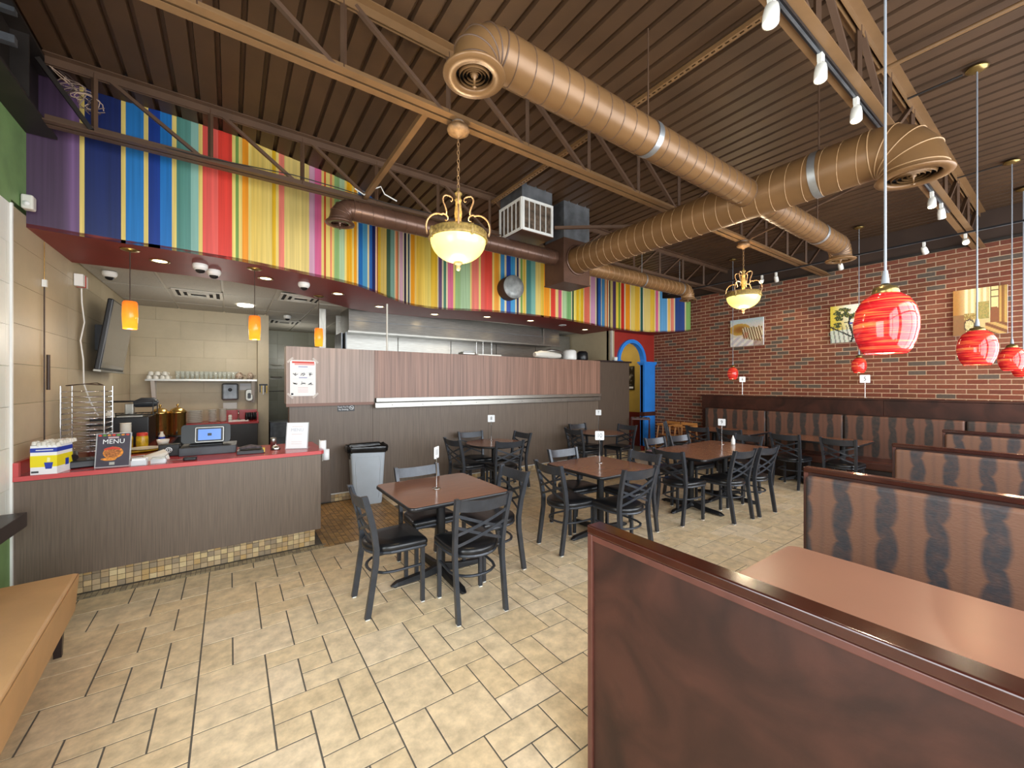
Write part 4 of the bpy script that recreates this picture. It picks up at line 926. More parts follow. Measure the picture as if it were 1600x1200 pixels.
sign(5.60, 5.20, .751, '7', 'white number sign 7 above and behind sign 10', toward(5.8, 5.3), .33, .10)
sign(8.62, 4.06, 1.42, '6', 'white number sign 6 standing on the bench ledge at left', toward(8.6, 4.1, 10), .28, .11)
sign(8.62, 2.11, 1.42, '5', 'white number sign 5 standing on the bench ledge at right', toward(8.6, 2.1), .26, .13)
for (x, y) in ((6.13, 3.02),):
    t = thing('squeeze_bottle', 'small white squeeze bottle beside sign 9', 'bottle', (x, y, .75))
    MB().lathe([(0, 0), (.026, 0), (.028, .01), (.027, .07), (.018, .09), (0, .09)], 16).build('body', M['white'], t)
    MB().lathe([(.02, .088), (.016, .1), (.005, .135), (0, .137)], 14).build('nozzle', M['white'], t)
# ================================================================ booths
def rbox(b, x0, x1, y0, y1, z0, z1): return b.box(x0, x1, y0, y1, z0, z1)
def booth(x, y1, label, front=True, first=False):
    """low screen at x..x+.07 with a padded back and seat on each side; runs from the window wall to y1"""
    t = thing('booth_bench', label, 'booth', (x, 0, 0)); y0 = YA+.02; h = 1.07
    MB().box(0.008, .062, y0, y1-.004, 0, h-.035).build('screen_panel', M['wood'], t)
    MB().box(-.004, .074, y0, y1+.006, h-.035, h).build('cap_rail', M['woodcap'], t, bev=.006, seg=3)
    MB().box(-.003, .073, y1-.022, y1+.004, 0, h-.035).build('end_post', M['woodedge'], t, bev=.004)
    if first:
        b = MB(); b.box(-.002, .01, y0, y1-.02, h-.06, h-.036); b.build('edge_bead', M['woodedge'], t, bev=.003)
    else:
        b = MB(); b.box(-.055, .006, y0, y1-.024, .42, h-.05); b.build('padded_back', M['croc'], t, bev=.022, seg=4)
        b = MB(); b.box(-.50, -.03, y0, y1-.05, .34, .46); b.build('seat', M['seatv'], t, bev=.03, seg=4)
        b = MB(); b.box(-.46, .0, y0, y1-.07, 0, .34); b.build('seat_box', M['espresso'], t)
    b = MB(); b.box(.066, .125, y0, y1-.024, .42, h-.05); b.build('padded_back', M['croc'], t, bev=.022, seg=4)
    b = MB(); b.box(.10, .56, y0, y1-.05, .34, .46); b.build('seat', M['seatv'], t, bev=.03, seg=4)
    b = MB(); b.box(.07, .52, y0, y1-.07, 0, .34); b.build('seat_box', M['espresso'], t)
    return t
booth(1.21, 1.178, 'nearest booth bench, its dark wood back filling the lower right corner', first=True)
booth(3.29, 1.135, 'second booth bench with reptile-print back facing the near tan table')
booth(5.305, 1.09, 'third booth bench, its reptile-print back behind the second one')
booth(7.42, 1.05, 'farthest and smallest booth bench before the brick-wall bench')
for (x, s) in ((1.93, 'nearest tan laminate booth table, wide in the foreground'), (3.98, 'tan booth table hidden between the second and third benches'), (6.03, 'tan booth table between the third and farthest benches')):
    t = thing('booth_table', s, 'table', (x+.325, 0, 0)); L = .96-(YA+.03); top(t, .65, L, .06, 0, (.96+YA+.03)/2, 'boothtop', 'boothtop'); xbase(t, 0, .55, .26); xbase(t, 0, -.45, .26)
# wall banquette along the brick wall
t = thing('wall_bench', 'long upholstered bench with tall dark wood back along the brick wall', 'bench', (8.8, 0, 0))
y0, y1 = YA+.03, 4.88
b = MB(); b.box(-.24, -.02, y0, y1, 0, 1.385); b.build('back_case', M['wood'], t, bev=.004)
MB().box(-.26, -.018, y0, y1+.015, 1.385, 1.41).build('ledge', M['wood'], t, bev=.004)
for k, (a, c) in enumerate(((y0, 1.86), (1.866, y1))): MB().box(-.252, -.238, a, c, 1.14, 1.38).build('back_panel', M['wood'], t)
yy = [y1-.1, 3.56, 2.36, .98, -.2, y0]
for a, c in zip(yy[1:], yy): MB().box(-.33, -.235, a+.004, c-.004, .42, 1.13).build('padded_back', M['croc2'], t, bev=.028, seg=4)
for a, c in zip(yy[1:], yy): MB().box(-.78, -.30, a+.003, c-.003, .33, .47).build('seat', M['seatv'], t, bev=.035, seg=4)
MB().box(-.72, -.24, y0, y1-.1, 0, .33).build('seat_box', M['espresso'], t)
# ================================================================ tan waiting bench, ledge
t = thing('waiting_bench', 'tan vinyl bench with dark legs in the lower left corner', 'bench', (-.79, 3.70, 0), R(3.5))
b = MB(); vs = []
for (z, i, e) in ((.2, .04, .05), (.215, .015, .02), (.43, 0, 0), (.445, .006, .006), (.45, .02, .02)):
    vs += [(-.50+i, -3.6+e, z), (-i, -3.6+e, z), (-i, -e, z), (-.50+i, -e, z)]
b.add(vs, [(i*4+k, i*4+(k+1)%4, (i+1)*4+(k+1)%4, (i+1)*4+k) for i in range(4) for k in range(4)]+[(3,2,1,0), (16,17,18,19)])
cu_ = b.build('cushion', M['bench'], t, bev=.012, seg=3, ang=25)
MB().tube([(-.006, -3.59, .437), (-.006, -.006, .437), (-.494, -.006, .437)], .004, 6).build('piping', M['bench'], cu_)
for y in (-.13, -1.25, -2.4, -3.4):
    for x in (-.07, -.43):
        b = MB(); w = .024; vs = [(x-w*.7, y-w*.7, 0), (x+w*.7, y-w*.7, 0), (x+w*.7, y+w*.7, 0), (x-w*.7, y+w*.7, 0), (x-w, y-w, .205), (x+w, y-w, .205), (x+w, y+w, .205), (x-w, y+w, .205)]
        b.add(vs, [(0,3,2,1),(4,5,6,7),(0,1,5,4),(1,2,6,5),(2,3,7,6),(3,0,4,7)]); b.build('leg', M['espresso'], t)
t = thing('wall_ledge', 'dark wood ledge on the left wall above the tan bench', 'ledge', (-1.3, 2.0, .645))
MB().box(0, .125, 0, 2.3, 0, .1).build('board', M['espresso'], t, bev=.004)
MB().lathe([(0, 0), (.005, 0), (.005, .003), (0, .004)], 8, M=Matrix.Translation((.1, 2.3, .07)) @ Matrix.Rotation(R(-90), 4, 'X')).build('screw_cap', M['white'], t)
t = thing('folded_cloth', 'green and yellow folded cloth on the dark ledge at the left edge', 'cloth', (-1.235, 3.88, .745), R(8))
for k, (w, mt) in enumerate(((.05, mat('cloth_green', '2fa58a', .6)), (.045, mat('cloth_yellow', 'c8cf4c', .6)), (.04, mat('cloth_teal', '1f8f6a', .6)))):
    MB().tube([(0, -.2, .01+k*.014), (0, 0, .014+k*.014), (0, .1+.02*k, .01+k*.013)], [w*.8, w, w*.6], 10, flat=.2).build('fold', mt, t)
# ================================================================ bin, high chairs, folding stand
t = thing('waste_bin', 'tall slim grey bin with black liner standing by the wood wall', 'bin', (1.56, 5.76, 0), R(-6))
b = MB(); vs = []
for z, w, d in ((0, .20, .115), (.03, .205, .12), (.74, .245, .14), (.76, .25, .145)):
    vs += [(a, c, z) for a, c in rrect(w*2-.03, d*2, .035, 3)]
m = 16; b.add(vs, [(i*m+k, i*m+(k+1)%m, (i+1)*m+(k+1)%m, (i+1)*m+k) for i in range(3) for k in range(m)], None, True); b.add(vs[:m], [tuple(range(m-1,-1,-1))])
b.build('body', M['bin'], t)
b = MB(); P = [(-.14, -.124, .08), (-.165, -.136, .58), (-.14, -.139, .66), (.14, -.139, .66), (.165, -.136, .58), (.14, -.124, .08)]; b.tube(P, .005, 6); b.build('panel_rib', M['bin'], t)
b = MB(); ring = rrect(.52, .30, .06, 6); vs = []; m = len(ring)
rnd = random.Random(3)
for z, s in ((.715, 1.0), (.735, 1.035), (.765, 1.05), (.79, 1.04), (.805, 1.0), (.79, .95), (.7, .9), (.6, .85)):
    vs += [(a*s*(1+rnd.uniform(-.015, .015)), c*s*(1+rnd.uniform(-.03, .03)), z+rnd.uniform(-.012, .012)) for a, c in ring]
b.add(vs, [(i*m+k, i*m+(k+1)%m, (i+1)*m+(k+1)%m, (i+1)*m+k) for i in range(7) for k in range(m)], None, True); b.add(vs[-m:], [tuple(range(m))])
b.build('liner', M['bag'], t)
def highchair(x, y, rz, label, z=0):
    t = thing('high_chair', label, 'high chair', (x, y, z), rz); o = M['oak']
    for sx in (-1, 1):
        for sy in (-1, 1): MB().bar((sx*.22, sy*.2, 0), (sx*.16, sy*.13, .72), .03, .03).build('leg', o, t)
        MB().bar((sx*.17, -.17, .72), (sx*.17, .17, .72), .035, .04).build('arm', o, t)
        MB().bar((sx*.2, -.18, .2), (sx*.2, .18, .2), .025, .025).build('side_stretcher', o, t)
    MB().box(-.16, .16, -.14, .14, .48, .5).build('seat', o, t, bev=.004)
    MB().bar((-.18, -.16, .76), (.18, -.16, .76), .025, .06).build('back_rail', o, t); MB().bar((-.18, .17, .72), (.18, .17, .72), .03, .03).build('front_bar', o, t)
    MB().bar((-.18, -.15, .62), (.18, -.15, .62), .02, .05).build('back_rail', o, t); MB().bar((0, .17, .5), (0, .17, .72), .02, .03).build('crotch_post', o, t)
highchair(8.22, 5.50, R(82), 'light wooden high chair against the brick wall, left one')
highchair(8.2, 5.06, R(95), 'light wooden high chair against the brick wall, right one beside the bench')
t = thing('folding_stand', 'dark wooden folding tray stand by the blue arch post', 'stand', (7.72, 5.88, 0), R(40))
for sy in (-.2, .2):
    MB().bar((-.25, sy, 0), (.2, sy, .86), .025, .03).build('leg', M['mahog'], t); MB().bar((.25, sy*.9, 0), (-.2, sy*.9, .86), .025, .03).build('leg', M['mahog'], t)
for sx in (-.2, .2): MB().bar((sx, -.2, .86), (sx, .2, .86), .03, .03).build('top_rail', M['mahog'], t)
for k in range(3): MB().box(-.2, .2, -.15+k*.12, -.12+k*.12, .875, .88).build('strap', M['black'], t)
# ================================================================ pictures on the brick wall
def img_mat(name, f):
    m = bpy.data.materials.new(name); m.use_nodes = True; b = m.node_tree.nodes['Principled BSDF']
    a = m.node_tree.nodes.new('ShaderNodeVertexColor'); a.layer_name = 'Col'; m.node_tree.links.new(a.outputs[0], b.inputs['Base Color']); b.inputs['Roughness'].default_value = .5; return m
M['print'] = img_mat('painted_canvas', 0)
def smooth(a, b, x): t = min(1, max(0, (x-a)/(b-a))); return t*t*(3-2*t)
def mixc(a, b, t): return tuple(a[i]+(b[i]-a[i])*t for i in range(3))
def picture(y1, y0, z0, z1, fn, label, nx=56, ny=44):
    """canvas on the brick wall; left edge (viewer) at larger y"""
    t = thing('wall_picture', label, 'picture', (8.765, (y0+y1)/2, (z0+z1)/2)); w, h = (y1-y0)/2, (z1-z0)/2
    MB().box(-.008, .022, -w, w, -h, h).build('canvas', M['paper'], t)
    b = MB()
    for i in range(nx):
        for j in range(ny):
            u0, u1, v0, v1 = i/nx, (i+1)/nx, j/ny, (j+1)/ny
            c = fn((u0+u1)/2, (v0+v1)/2)
            b.add([(-.0095, w-2*w*u0, -h+2*h*v0), (-.0095, w-2*w*u1, -h+2*h*v0), (-.0095, w-2*w*u1, -h+2*h*v1), (-.0095, w-2*w*u0, -h+2*h*v1)], [(0,1,2,3)], c)
    b.build('painted_face', M['print'], t)
rn = random.Random(5)
def beach(u, v):
    c = mixc(lin('d8cfc0'), lin('b9cbcf'), smooth(.7, 1, v)) if v > .65 else lin('d9cbb8')
    d = math.hypot((u-.3)/.33, (v-.62)/.22)
    if d < 1: c = mixc(lin('9a6226'), lin('c9a04a'), smooth(.2, 1, d))
    if .38 < u < .97 and v < .68+.02*math.sin(u*30) and v > .15-.0+.25*(.9-u):
        s = math.sin((u*1.0+.22*v)*85); c = mixc(lin('6e4a28'), lin('e3d3ac'), smooth(-.4, .5, s))
    elif v < .35: c = mixc(lin('c9bfc0'), lin('e8dfd2'), smooth(-.5, .5, math.sin((u-v)*26)))
    if u > .72 and v < .22: c = mixc(c, lin('7a4a1c'), .6)
    if .42 < u < .55 and .3 < v < .5: c = mixc(c, lin('b04a30'), .5)
    return tuple(max(0, x*(1+rn.uniform(-.12, .12))) for x in c)
blob = [(rn.uniform(.15, .85), rn.gauss(.72, .12), rn.uniform(.04, .1)) for _ in range(34)]
def tree(u, v):
    c = mixc(lin('c9b53e'), lin('dfe0d4'), smooth(.1, .6, u+.25*(v-.6))) if v > .35 else mixc(lin('b9bfb2'), lin('e4e2d8'), u)
    if v < .45 and math.sin(u*60+v*9) > .55: c = mixc(c, lin('4a5048'), .7)
    for (x, y, r) in blob:
        if math.hypot((u-x)*1.0, (v-y)*2.2) < r: c = lin('2e3a1c') if rn.random() < .8 else lin('8d8a3a')
    if abs(u-.48-.04*math.sin(v*9)) < .025 and v < .7: c = lin('1c1c16')
    if abs(v-.32+.6*(u-.2)) < .02 and u < .8: c = lin('22241f')
    if .45 < u < .8 and abs(v-.5-.1*(u-.5)) < .02: c = lin('3f4c9a')
    return tuple(max(0, x*(1+rn.uniform(-.1, .1))) for x in c)
def street(u, v):
    c = mixc(lin('a8712e'), lin('d8bf84'), smooth(.05, .35, u))
    if u > .22 and u < .7: c = mixc(lin('cbb27a'), lin('e9dca8'), smooth(-.6, .6, math.sin(u*55))*smooth(.3, .45, v))
    if .42 < u < .68 and .35 < v < .7: c = lin('a89250') if rn.random() < .6 else lin('8f8648')
    if u > .7: c = lin('ddc88c') if (v > .55-.0+.25*(.84-u) and u < .84) else lin('87502e')
    if .7 < u < .84 and v > .5 and (abs((u-.7)%.035) < .006 or abs((v*1)%.13) < .012): c = lin('6a5232')
    if u > .86: c = mixc(lin('8a5a2a'), lin('c09850'), smooth(-.5, .5, math.sin(u*60)))
    if u < .25 and v < .45: c = lin('8a6038')
    if .22 < u < .42 and .34 < v < .47: c = lin('8d6f34') if rn.random() < .6 else lin('b59a5a')
    d = math.hypot((u-.31)*1.3, v-.22)
    if .11 < d < .135: c = lin('4a3420')
    elif d < .11: c = mixc(lin('d8c690'), lin('8a7040'), .4 if int(math.degrees(math.atan2(v-.22, u-.31))/15) % 2 else 0)
    if u > .6 and v < .25: c = mixc(lin('7a4a2a'), lin('c39a58'), smooth(-.5, .5, math.sin((u+v*2)*22)))
    return tuple(max(0, x*(1+rn.uniform(-.08, .08))) for x in c)
picture(4.37, 3.72, 2.44, 3.0, beach, 'canvas picture of a beach fence and dunes, left on the brick wall')
picture(2.62, 2.02, 2.375, 3.02, tree, 'canvas picture of a dark tree over a street, partly behind the largest red globe')
picture(1.135, .625, 2.35, 3.02, street, 'sepia canvas picture with a bicycle, right on the brick wall')
t = thing('wall_picture', 'dark picture on the yellow corridor wall seen through the arch', 'picture', (8.885, 7.28, 1.82), R(-90))
MB().box(-.34, .31, -.005, .012, -.33, .31).build('frame', M['black'], t); MB().box(-.31, .28, -.008, 0, -.2, .28).build('print', mat('dark_print', '3a1f1a', .5, 0, .9, 9, col2='a09a90', lo=.5, hi=.75), t); MB().box(-.31, .28, -.0075, 0, -.29, -.24).build('caption_band', M['paper'], t)
# round speaker-like grey disc on the mural
ORD = ['lowest','second','third','fourth','fifth','sixth','seventh','eighth','ninth','tenth','eleventh','twelfth','thirteenth','fourteenth']
# ================================================================ grey disc on the mural
dk = Vector((3.90, 5.52, 3.28)); dirn = Vector((-.08, -1, 0)).normalized()
t = thing('wall_disc', 'round galvanised disc cap mounted on the striped mural', 'disc', dk)
Mx = dirn.to_track_quat('Z', 'Y').to_matrix().to_4x4()
MB().lathe([(0, -.26), (.195, -.26), (.2, -.25), (.2, 0), (.19, .012), (0, .02)], 40, M=Mx).build('drum', M['darkwall'], t)
MB().lathe([(.197, .0), (.193, .014), (.1, .026), (0, .03)], 40, M=Mx).build('disc_face', mat('disc_grey', '9a9d9c', .4, .2, .25, 12, detail=8), t)
# ================================================================ front counter
t = thing('service_counter', 'long service counter with grey-brown laminate front and red worktop', 'counter', (X0, 4.47, 0))
L = 2.055
MB().box(.01, L, 0, .03, .18, .935).build('front_panel', M['laminate'], t)
MB().box(L-.03, L, .031, .72, .18, .935).build('end_panel', M['laminate'], t)
MB().box(.01, L-.05, .09, .70, 0, .18).build('plinth', M['grout'], t)
MB().box(.01, L-.031, .031, .719, .18, .92).build('carcass', M['dkcab'], t)
P = [(0.002, -.015), (L+.0, -.015), (L+.025, .01), (L+.03, .05), (L+.03, .74), (.002, .74)]
wt = MB().prism(P, .943, .975).build('worktop', M['ctop'], t, bev=.003)
Q = [(x, y) for x, y in P]
b = MB(); b.box(.002, L+.002, -.0195, -.0145, .94, .974); b.box(L+.03, L+.0335, .05, .74, .94, .974); b.prism([(L-.0, -.0195), (L+.0285, .006), (L+.0335, .05), (L+.03, .05), (L+.025, .01), (L, -.015)], .94, .974); b.build('worktop_edge', M['cedge'], wt)
b = MB(); b.box(.0, .04, -.017, .02, .975, 1.075); b.build('end_curb', M['cedge'], t); MB().box(0, .025, .02, .74, .975, 1.075).build('side_splash', M['ctop'], t)
tp = bpy.data.objects.new('x', None)
me = MB().box(-.0225, .0225, -.006, .004, -.0205, .0205).mesh('mosaic_tile', M['mosaic'])
for r in range(4):
    for k in range(41):
        mobj('mosaic_tile', me, t, (.03+k*.049, .086, .0225+r*.045))
# ---------------- items on the front counter
ZC = .975
t = thing('cup_carton', 'yellow, blue and white carton of cup sleeves at the left end of the counter', 'box', (-1.215, 4.50, ZC), R(-22))
t.rotation_euler.z = R(0); w, d, h = .145, .19, .215
t.location = (-1.07, 4.455, ZC); t.rotation_euler.z = R(-12)
def cbox(nm, z0, z1, mt, e=0): return MB().box(-w-e, e, -e, d+e, z0, z1).build(nm, mt, t)
cbox('carton', 0, h, M['paper']); cbox('blue_band', .165, .197, M['blue'], .0008); cbox('yellow_band', .055, .14, M['yel'], .0008)
b = MB(); b.add([(-.062,-.0018,.04),(-.028,-.0018,.04),(-.02,-.0018,.088),(-.07,-.0018,.088)], [(0,1,2,3)]); b.box(-.002, .0022, .1, .14, .05, .1); b.build('printed_cup', M['blue'], t)
b = MB(); b.prism([(-.055, .09), (-.035, .09), (-.038, .125), (-.05, .125)], -.0016, -.001, Matrix.Rotation(R(90), 4, 'X')) if False else b.add([(-.055,-.0018,.092),(-.038,-.0018,.092),(-.036,-.0018,.122),(-.052,-.0018,.126)], [(0,1,2,3)]); b.build('printed_steam', mat('pale_yellow', 'f4efa8', .5), t)
b = MB(); b.box(-.14, -.10, -.0016, -.001, .012, .026); b.build('printed_code', M['dgrey'], t)
b = MB(); b.box(-.115, -.02, -.0016, -.001, .178, .184); b.build('printed_line', M['paper'], t)
b = MB(); rnd = random.Random(2)
for i in range(6):
    for j in range(7):
        b.lathe([(.0, .03), (.014, .025), (.018, 0)], 7, (-w+.015+i*.026, .015+j*.033, h+rnd.uniform(-.012, .004)))
b.build('paper_sleeves', M['china'], t)['kind'] = 'stuff'
def menu_art(par, w, h, faded=False):
    pass
t = thing('menu_stand', 'upright dark menu card with MENU and a food photo on the counter', 'menu', (-.785, 4.55, ZC), R(-6))
tilt = Matrix.Rotation(R(-10), 4, 'X')
def pl(nm, x0, x1, z0, z1, y0, y1, mt): return MB().box(x0, x1, y0, y1, z0, z1, None, tilt).build(nm, mt, t)
pl('acrylic_holder', -.108, .108, 0, .275, -.001, .006, M['acryl']); pl('menu_card', -.1, .1, .006, .27, -.003, -.001, M['navy']); MB().box(-.108, .108, -.001, .09, 0, .004).build('holder_foot', M['acryl'], t)
tx = text('menu_word', 'MENU', .052, M['paper'], t, tilt @ Vector((0, -.0045, .205)), (R(80), 0, 0), .0004, sx=.95)
pl('printed_name', -.035, .03, .232, .245, -.0042, -.003, mat('pale_print', 'b9a2a8', .5)); pl('printed_corner', -.02, .012, .018, .04, -.0042, -.003, M['inoxm'])
def plate(nm, cx_, cz, rx, rz, y, mt, jag=0, n=20):
    b = MB(); P = [(cx_+rx*math.cos(2*PI*k/n)*(1+random.uniform(-jag, jag)), y, cz+rz*math.sin(2*PI*k/n)*(1+random.uniform(-jag, jag))) for k in range(n)]
    P = [tilt @ Vector(p) for p in P]; b.add(P, [tuple(range(n))]); return b.build(nm, mt, t)
plate('printed_plate', .0, .115, .062, .048, -.0038, M['orange']); plate('printed_salad', -.005, .142, .045, .02, -.0042, M['tomato'], .2); plate('printed_food', -.004, .112, .052, .034, -.0046, M['food'], .12)
plate('printed_fries', -.022, .065, .048, .013, -.0044, M['orange'], .15)
for k in range(7): plate('printed_veg', -.085+k*.028, .258, .012, .008, -.0046, (M['tomato'], M['leaf'], M['orange'])[k % 3], .2, 9)
t = thing('menu_stand', 'pale washed-out menu card standing at the right end of the counter', 'menu', (.565, 4.72, ZC), R(-24))
MB().box(-.108, .108, -.001, .006, 0, .275, None, tilt).build('acrylic_holder', M['acryl'], t); MB().box(-.1, .1, -.003, -.001, .006, .27, None, tilt).build('menu_card', M['paper'], t); MB().box(-.108, .108, -.001, .09, 0, .004).build('holder_foot', M['acryl'], t)
text('menu_word', 'MENU', .045, mat('faded_print', 'c3c9d2', .6), t, tilt @ Vector((0, -.0045, .195)), (R(80), 0, 0), .0004)
b = MB()
for z in (.23, .15, .07, .05): b.box(-.05, .05, -.0042, -.003, z, z+.004, None, tilt)
b.build('faded_lines', mat('faded_print2', 'd9c9c6', .6), t)
for (x, y, s, h) in ((-.62, 4.50, 'left', .06), (-.50, 4.53, 'right', .055)):
    t = thing('card_holder', 'clear card holder on the counter edge, %s of the pair' % s, 'holder', (x, y, ZC), R(-5))
    b = MB(); b.box(-.05, .05, -.002, 0, 0, h*.7); b.box(-.05, .05, .035, .038, 0, h); b.box(-.05, .05, -.002, .038, 0, .003); b.box(-.05, -.047, 0, .036, 0, h*.7); b.box(.047, .05, 0, .036, 0, h*.7); b.build('holder', M['acryl'], t)
    MB().box(-.044, .044, .002, .02, .004, h*.95).build('cards', M['paper'] if s == 'left' else M['inoxm'], t)
t = thing('telephone', 'black desk telephone half behind the menu card', 'telephone', (-.97, 4.72, ZC), R(15))
b = MB(); b.box(-.11, .11, -.09, .13, 0, .06); b.build('body', M['black'], t, bev=.01); MB().tube([(-.07, -.07, .09), (-.065, 0, .11), (-.06, .1, .1)], [.026, .018, .026], 10).build('handset', M['black'], t)
b = MB()
for i in range(3):
    for j in range(4): b.box(.0+i*.03, .02+i*.03, -.06+j*.03, -.04+j*.03, .06, .066)
b.build('keypad', M['dgrey'], t)
t = thing('cash_drawer', 'grey cash drawer base under the till screen', 'cash drawer', (-.165, 5.0, ZC), R(-2))
MB().box(-.22, .22, -.18, .18, 0, .075).build('case', M['dgrey'], t, bev=.004); MB().box(-.21, .21, -.184, -.178, .01, .066).build('drawer_front', M['dgrey'], t)
t = thing('till_screen', 'black till with lit blue screen facing the room', 'till', (-.19, 4.99, ZC+.075), R(-4))
MB().prism([(x, y+.11) for x, y in rrect(.39, .18, .03, 4)], -.03, .03, Matrix.Rotation(R(82), 4, 'X')).build('housing', M['black'], t)
Mt = Matrix.Translation((.03, -.045, .105)) @ Matrix.Rotation(R(82), 4, 'X')
MB().prism(rrect(.225, .145, .01, 3), 0, .012, Mt).build('bezel', M['white'], t); MB().prism(rrect(.213, .133, .006, 3), .011, .0135, Mt).build('inner_bezel', M['black'], t); MB().prism(rrect(.18, .105, .003, 2), .0135, .0145, Mt).build('screen', M['screen'], t); MB().prism(rrect(.032, .026, .003, 2), .0145, .0152, Mt).build('screen_icon', M['black'], t)
MB().box(-.13, .13, -.07, .03, -.0, .018).build('foot', M['black'], t, bev=.005)
t = thing('card_reader', 'small black card reader in front of the cash drawer', 'card reader', (-.29, 4.56, ZC), R(-8)); MB().prism(rrect(.095, .055, .015, 4), 0, .028).build('body', M['black'], t, bev=.006)
MB().tube([(-.05, .01, .01), (-.12, .03, .006), (-.2, .06, .006), (-.21, .16, .03), (-.17, .2, .07)], .0025, 6).build('cable', M['inoxm'], t)
t = thing('black_speaker', 'black box with round white emblem left of the cash drawer', 'box', (-.465, 4.95, ZC), R(-4)); MB().box(-.075, .075, -.05, .05, 0, .11).build('case', M['black'], t, bev=.006)
MB().lathe([(.02, 0), (.026, 0), (.026, .001), (.02, .001)], 20, M=Matrix.Translation((.0, -.051, .06)) @ Matrix.Rotation(R(90), 4, 'X')).build('emblem_ring', M['paper'], t); b = MB()
for k in range(5): b.lathe([(0, .0005), (.005, .0005)], 8, (0, 0, 0), M=Matrix.Translation((.011*math.cos(k*1.257), -.0515, .06+.011*math.sin(k*1.257))) @ Matrix.Rotation(R(90), 4, 'X'))
b.build('emblem', M['paper'], t)
t = thing('parts_tray', 'low black tray with folded dark cloth right of the till', 'tray', (.165, 4.70, ZC), R(-3)); MB().box(-.11, .11, -.08, .1, 0, .035).build('tray', M['black'], t, bev=.004)
MB().tube([(-.09, 0, .05), (0, .01, .062), (.09, 0, .05)], [.04, .055, .035], 9, flat=.35).build('folded_cloth', mat('dark_cloth', '4a4144', .8, 0, .5, 30), t); MB().box(.1, .118, -.07, -.02, .01, .05).build('yellow_tab', M['amber'], t)
t = thing('call_bell', 'chrome call bell on the red worktop', 'bell', (.385, 4.80, ZC)); MB().lathe([(.045, 0), (.045, .006), (0, .006)], 20).build('base', M['black'], t); MB().lathe([(.04, .008), (.039, .02), (.028, .038), (0, .046)], 24).build('dome', M['chrome'], t); MB().lathe([(0, .06), (.006, .058), (.006, .05), (.003, .044)], 10).build('button', M['chrome'], t)
t = thing('steel_cup', 'small steel shaker behind the call bell', 'shaker', (.38, 5.0, ZC)); MB().lathe([(0, 0), (.028, 0), (.03, .09), (.026, .1), (0, .1)], 20).build('body', M['inox'], t)
for (z, x, s) in ((1.01, .80, 'upper'), (.915, .83, 'lower')):
    t = thing('paper_roll', 'white paper roll clipped at the right end of the counter, %s one' % s, 'roll', (x, 4.62, z-.045)); MB().lathe([(.012, .09), (.034, .09), (.034, -.02), (.012, -.02)], 24, (0, 0, .0)).build('paper', M['paper'], t); MB().lathe([(.011, .088), (0, .088)], 12).build('core', M['dgrey'], t); MB().box(-.036, -.028, -.01, .01, -.03, .1).build('clip', M['inoxm'], t)
t = thing('paper_bag', 'crumpled pale paper bag lying behind the card holders', 'bag', (-.56, 4.78, ZC), R(20)); b = MB(); b.add([(-.1,-.06,0),(.1,-.06,0),(.12,.05,0),(-.08,.06,0),(-.08,-.03,.03),(.09,-.03,.06),(.08,.03,.08),(-.06,.03,.04)], [(0,1,5,4),(1,2,6,5),(2,3,7,6),(3,0,4,7),(4,5,6,7)]); b.build('bag', M['china'], t)
t = thing('pen_tray', 'tray of pens and wooden stirrers on the counter', 'tray', (-.72, 4.80, ZC), R(-10)); MB().box(-.1, .1, -.05, .05, 0, .015).build('tray', M['black'], t)
for k in range(6): MB().cyl((-.08, -.04+k*.015, .02), (.09, -.05+k*.018, .024+.003*k), .004, 6).build('stick', (M['oak'], M['black'], M['paper'])[k % 3], t)
# ================================================================ side counter along the left wall and what stands on it
t = thing('side_counter', 'dark cabinet counter with maroon top along the tiled left wall', 'counter', (X0, 5.45, 0))
MB().box(.01, .66, 0, 2.5, .1, .90).build('cabinet', M['dkcab'], t); MB().box(.003, .70, -.02, 2.54, .90, .94).build('worktop', mat('maroon_top', '6e2a22', .2), t, bev=.003); MB().box(.03, .62, .02, 2.48, 0, .1).build('plinth', M['dark'], t)
t = thing('back_counter', 'counter with red top and sink under the wall shelf', 'counter', (-.6, 8.08, 0))
MB().box(-.65, .98, 0, .60, .1, .985).build('cabinet', M['dkcab'], t); MB().box(-.69, 1.0, -.02, .61, .985, 1.02).build('worktop', M['ctop'], t, bev=.003); MB().box(.46, 1.0, .585, .61, 1.02, 1.19).build('backsplash', M['ctop'], t); MB().box(.98, 1.0, .1, .6, 1.02, 1.17).build('backsplash', M['ctop'], t); MB().box(-.6, .9, .05, .6, 0, .1).build('plinth', M['dark'], t)
t = thing('faucet', 'chrome sink tap above the red back counter', 'tap', (.12, 8.5, 1.02)); MB().tube([(0, 0, 0), (0, 0, .12), (0, -.04, .16), (0, -.11, .15), (0, -.13, .11)], .012, 8).build('spout', M['chrome'], t); MB().lathe([(0, .03), (.03, .02), (.035, 0)], 12).build('base', M['chrome'], t)
t = thing('sink_basin', 'white sink rim set in the red back counter', 'sink', (.12, 8.33, 1.02)); b = MB(); b.box(-.14, .14, -.1, -.08, 0, .012); b.box(-.14, .14, .08, .1, 0, .012); b.box(-.14, -.12, -.08, .08, 0, .012); b.box(.12, .14, -.08, .08, 0, .012); b.build('rim', M['china'], t)
for k in range(5):
    t = tag(MB().lathe([(0, 0), (.028, 0), (.03, .08), (.022, .1), (.022, .13), (0, .13)], 12).build('small_bottle', M['black'], None, (.24+k*.035, 8.42+.04*(k % 2), 1.02)), ('first', 'second', 'third', 'fourth', 'fifth')[k]+' small dark bottle from the sink tap rightward', 'bottle', 'dark bottles beside the sink')
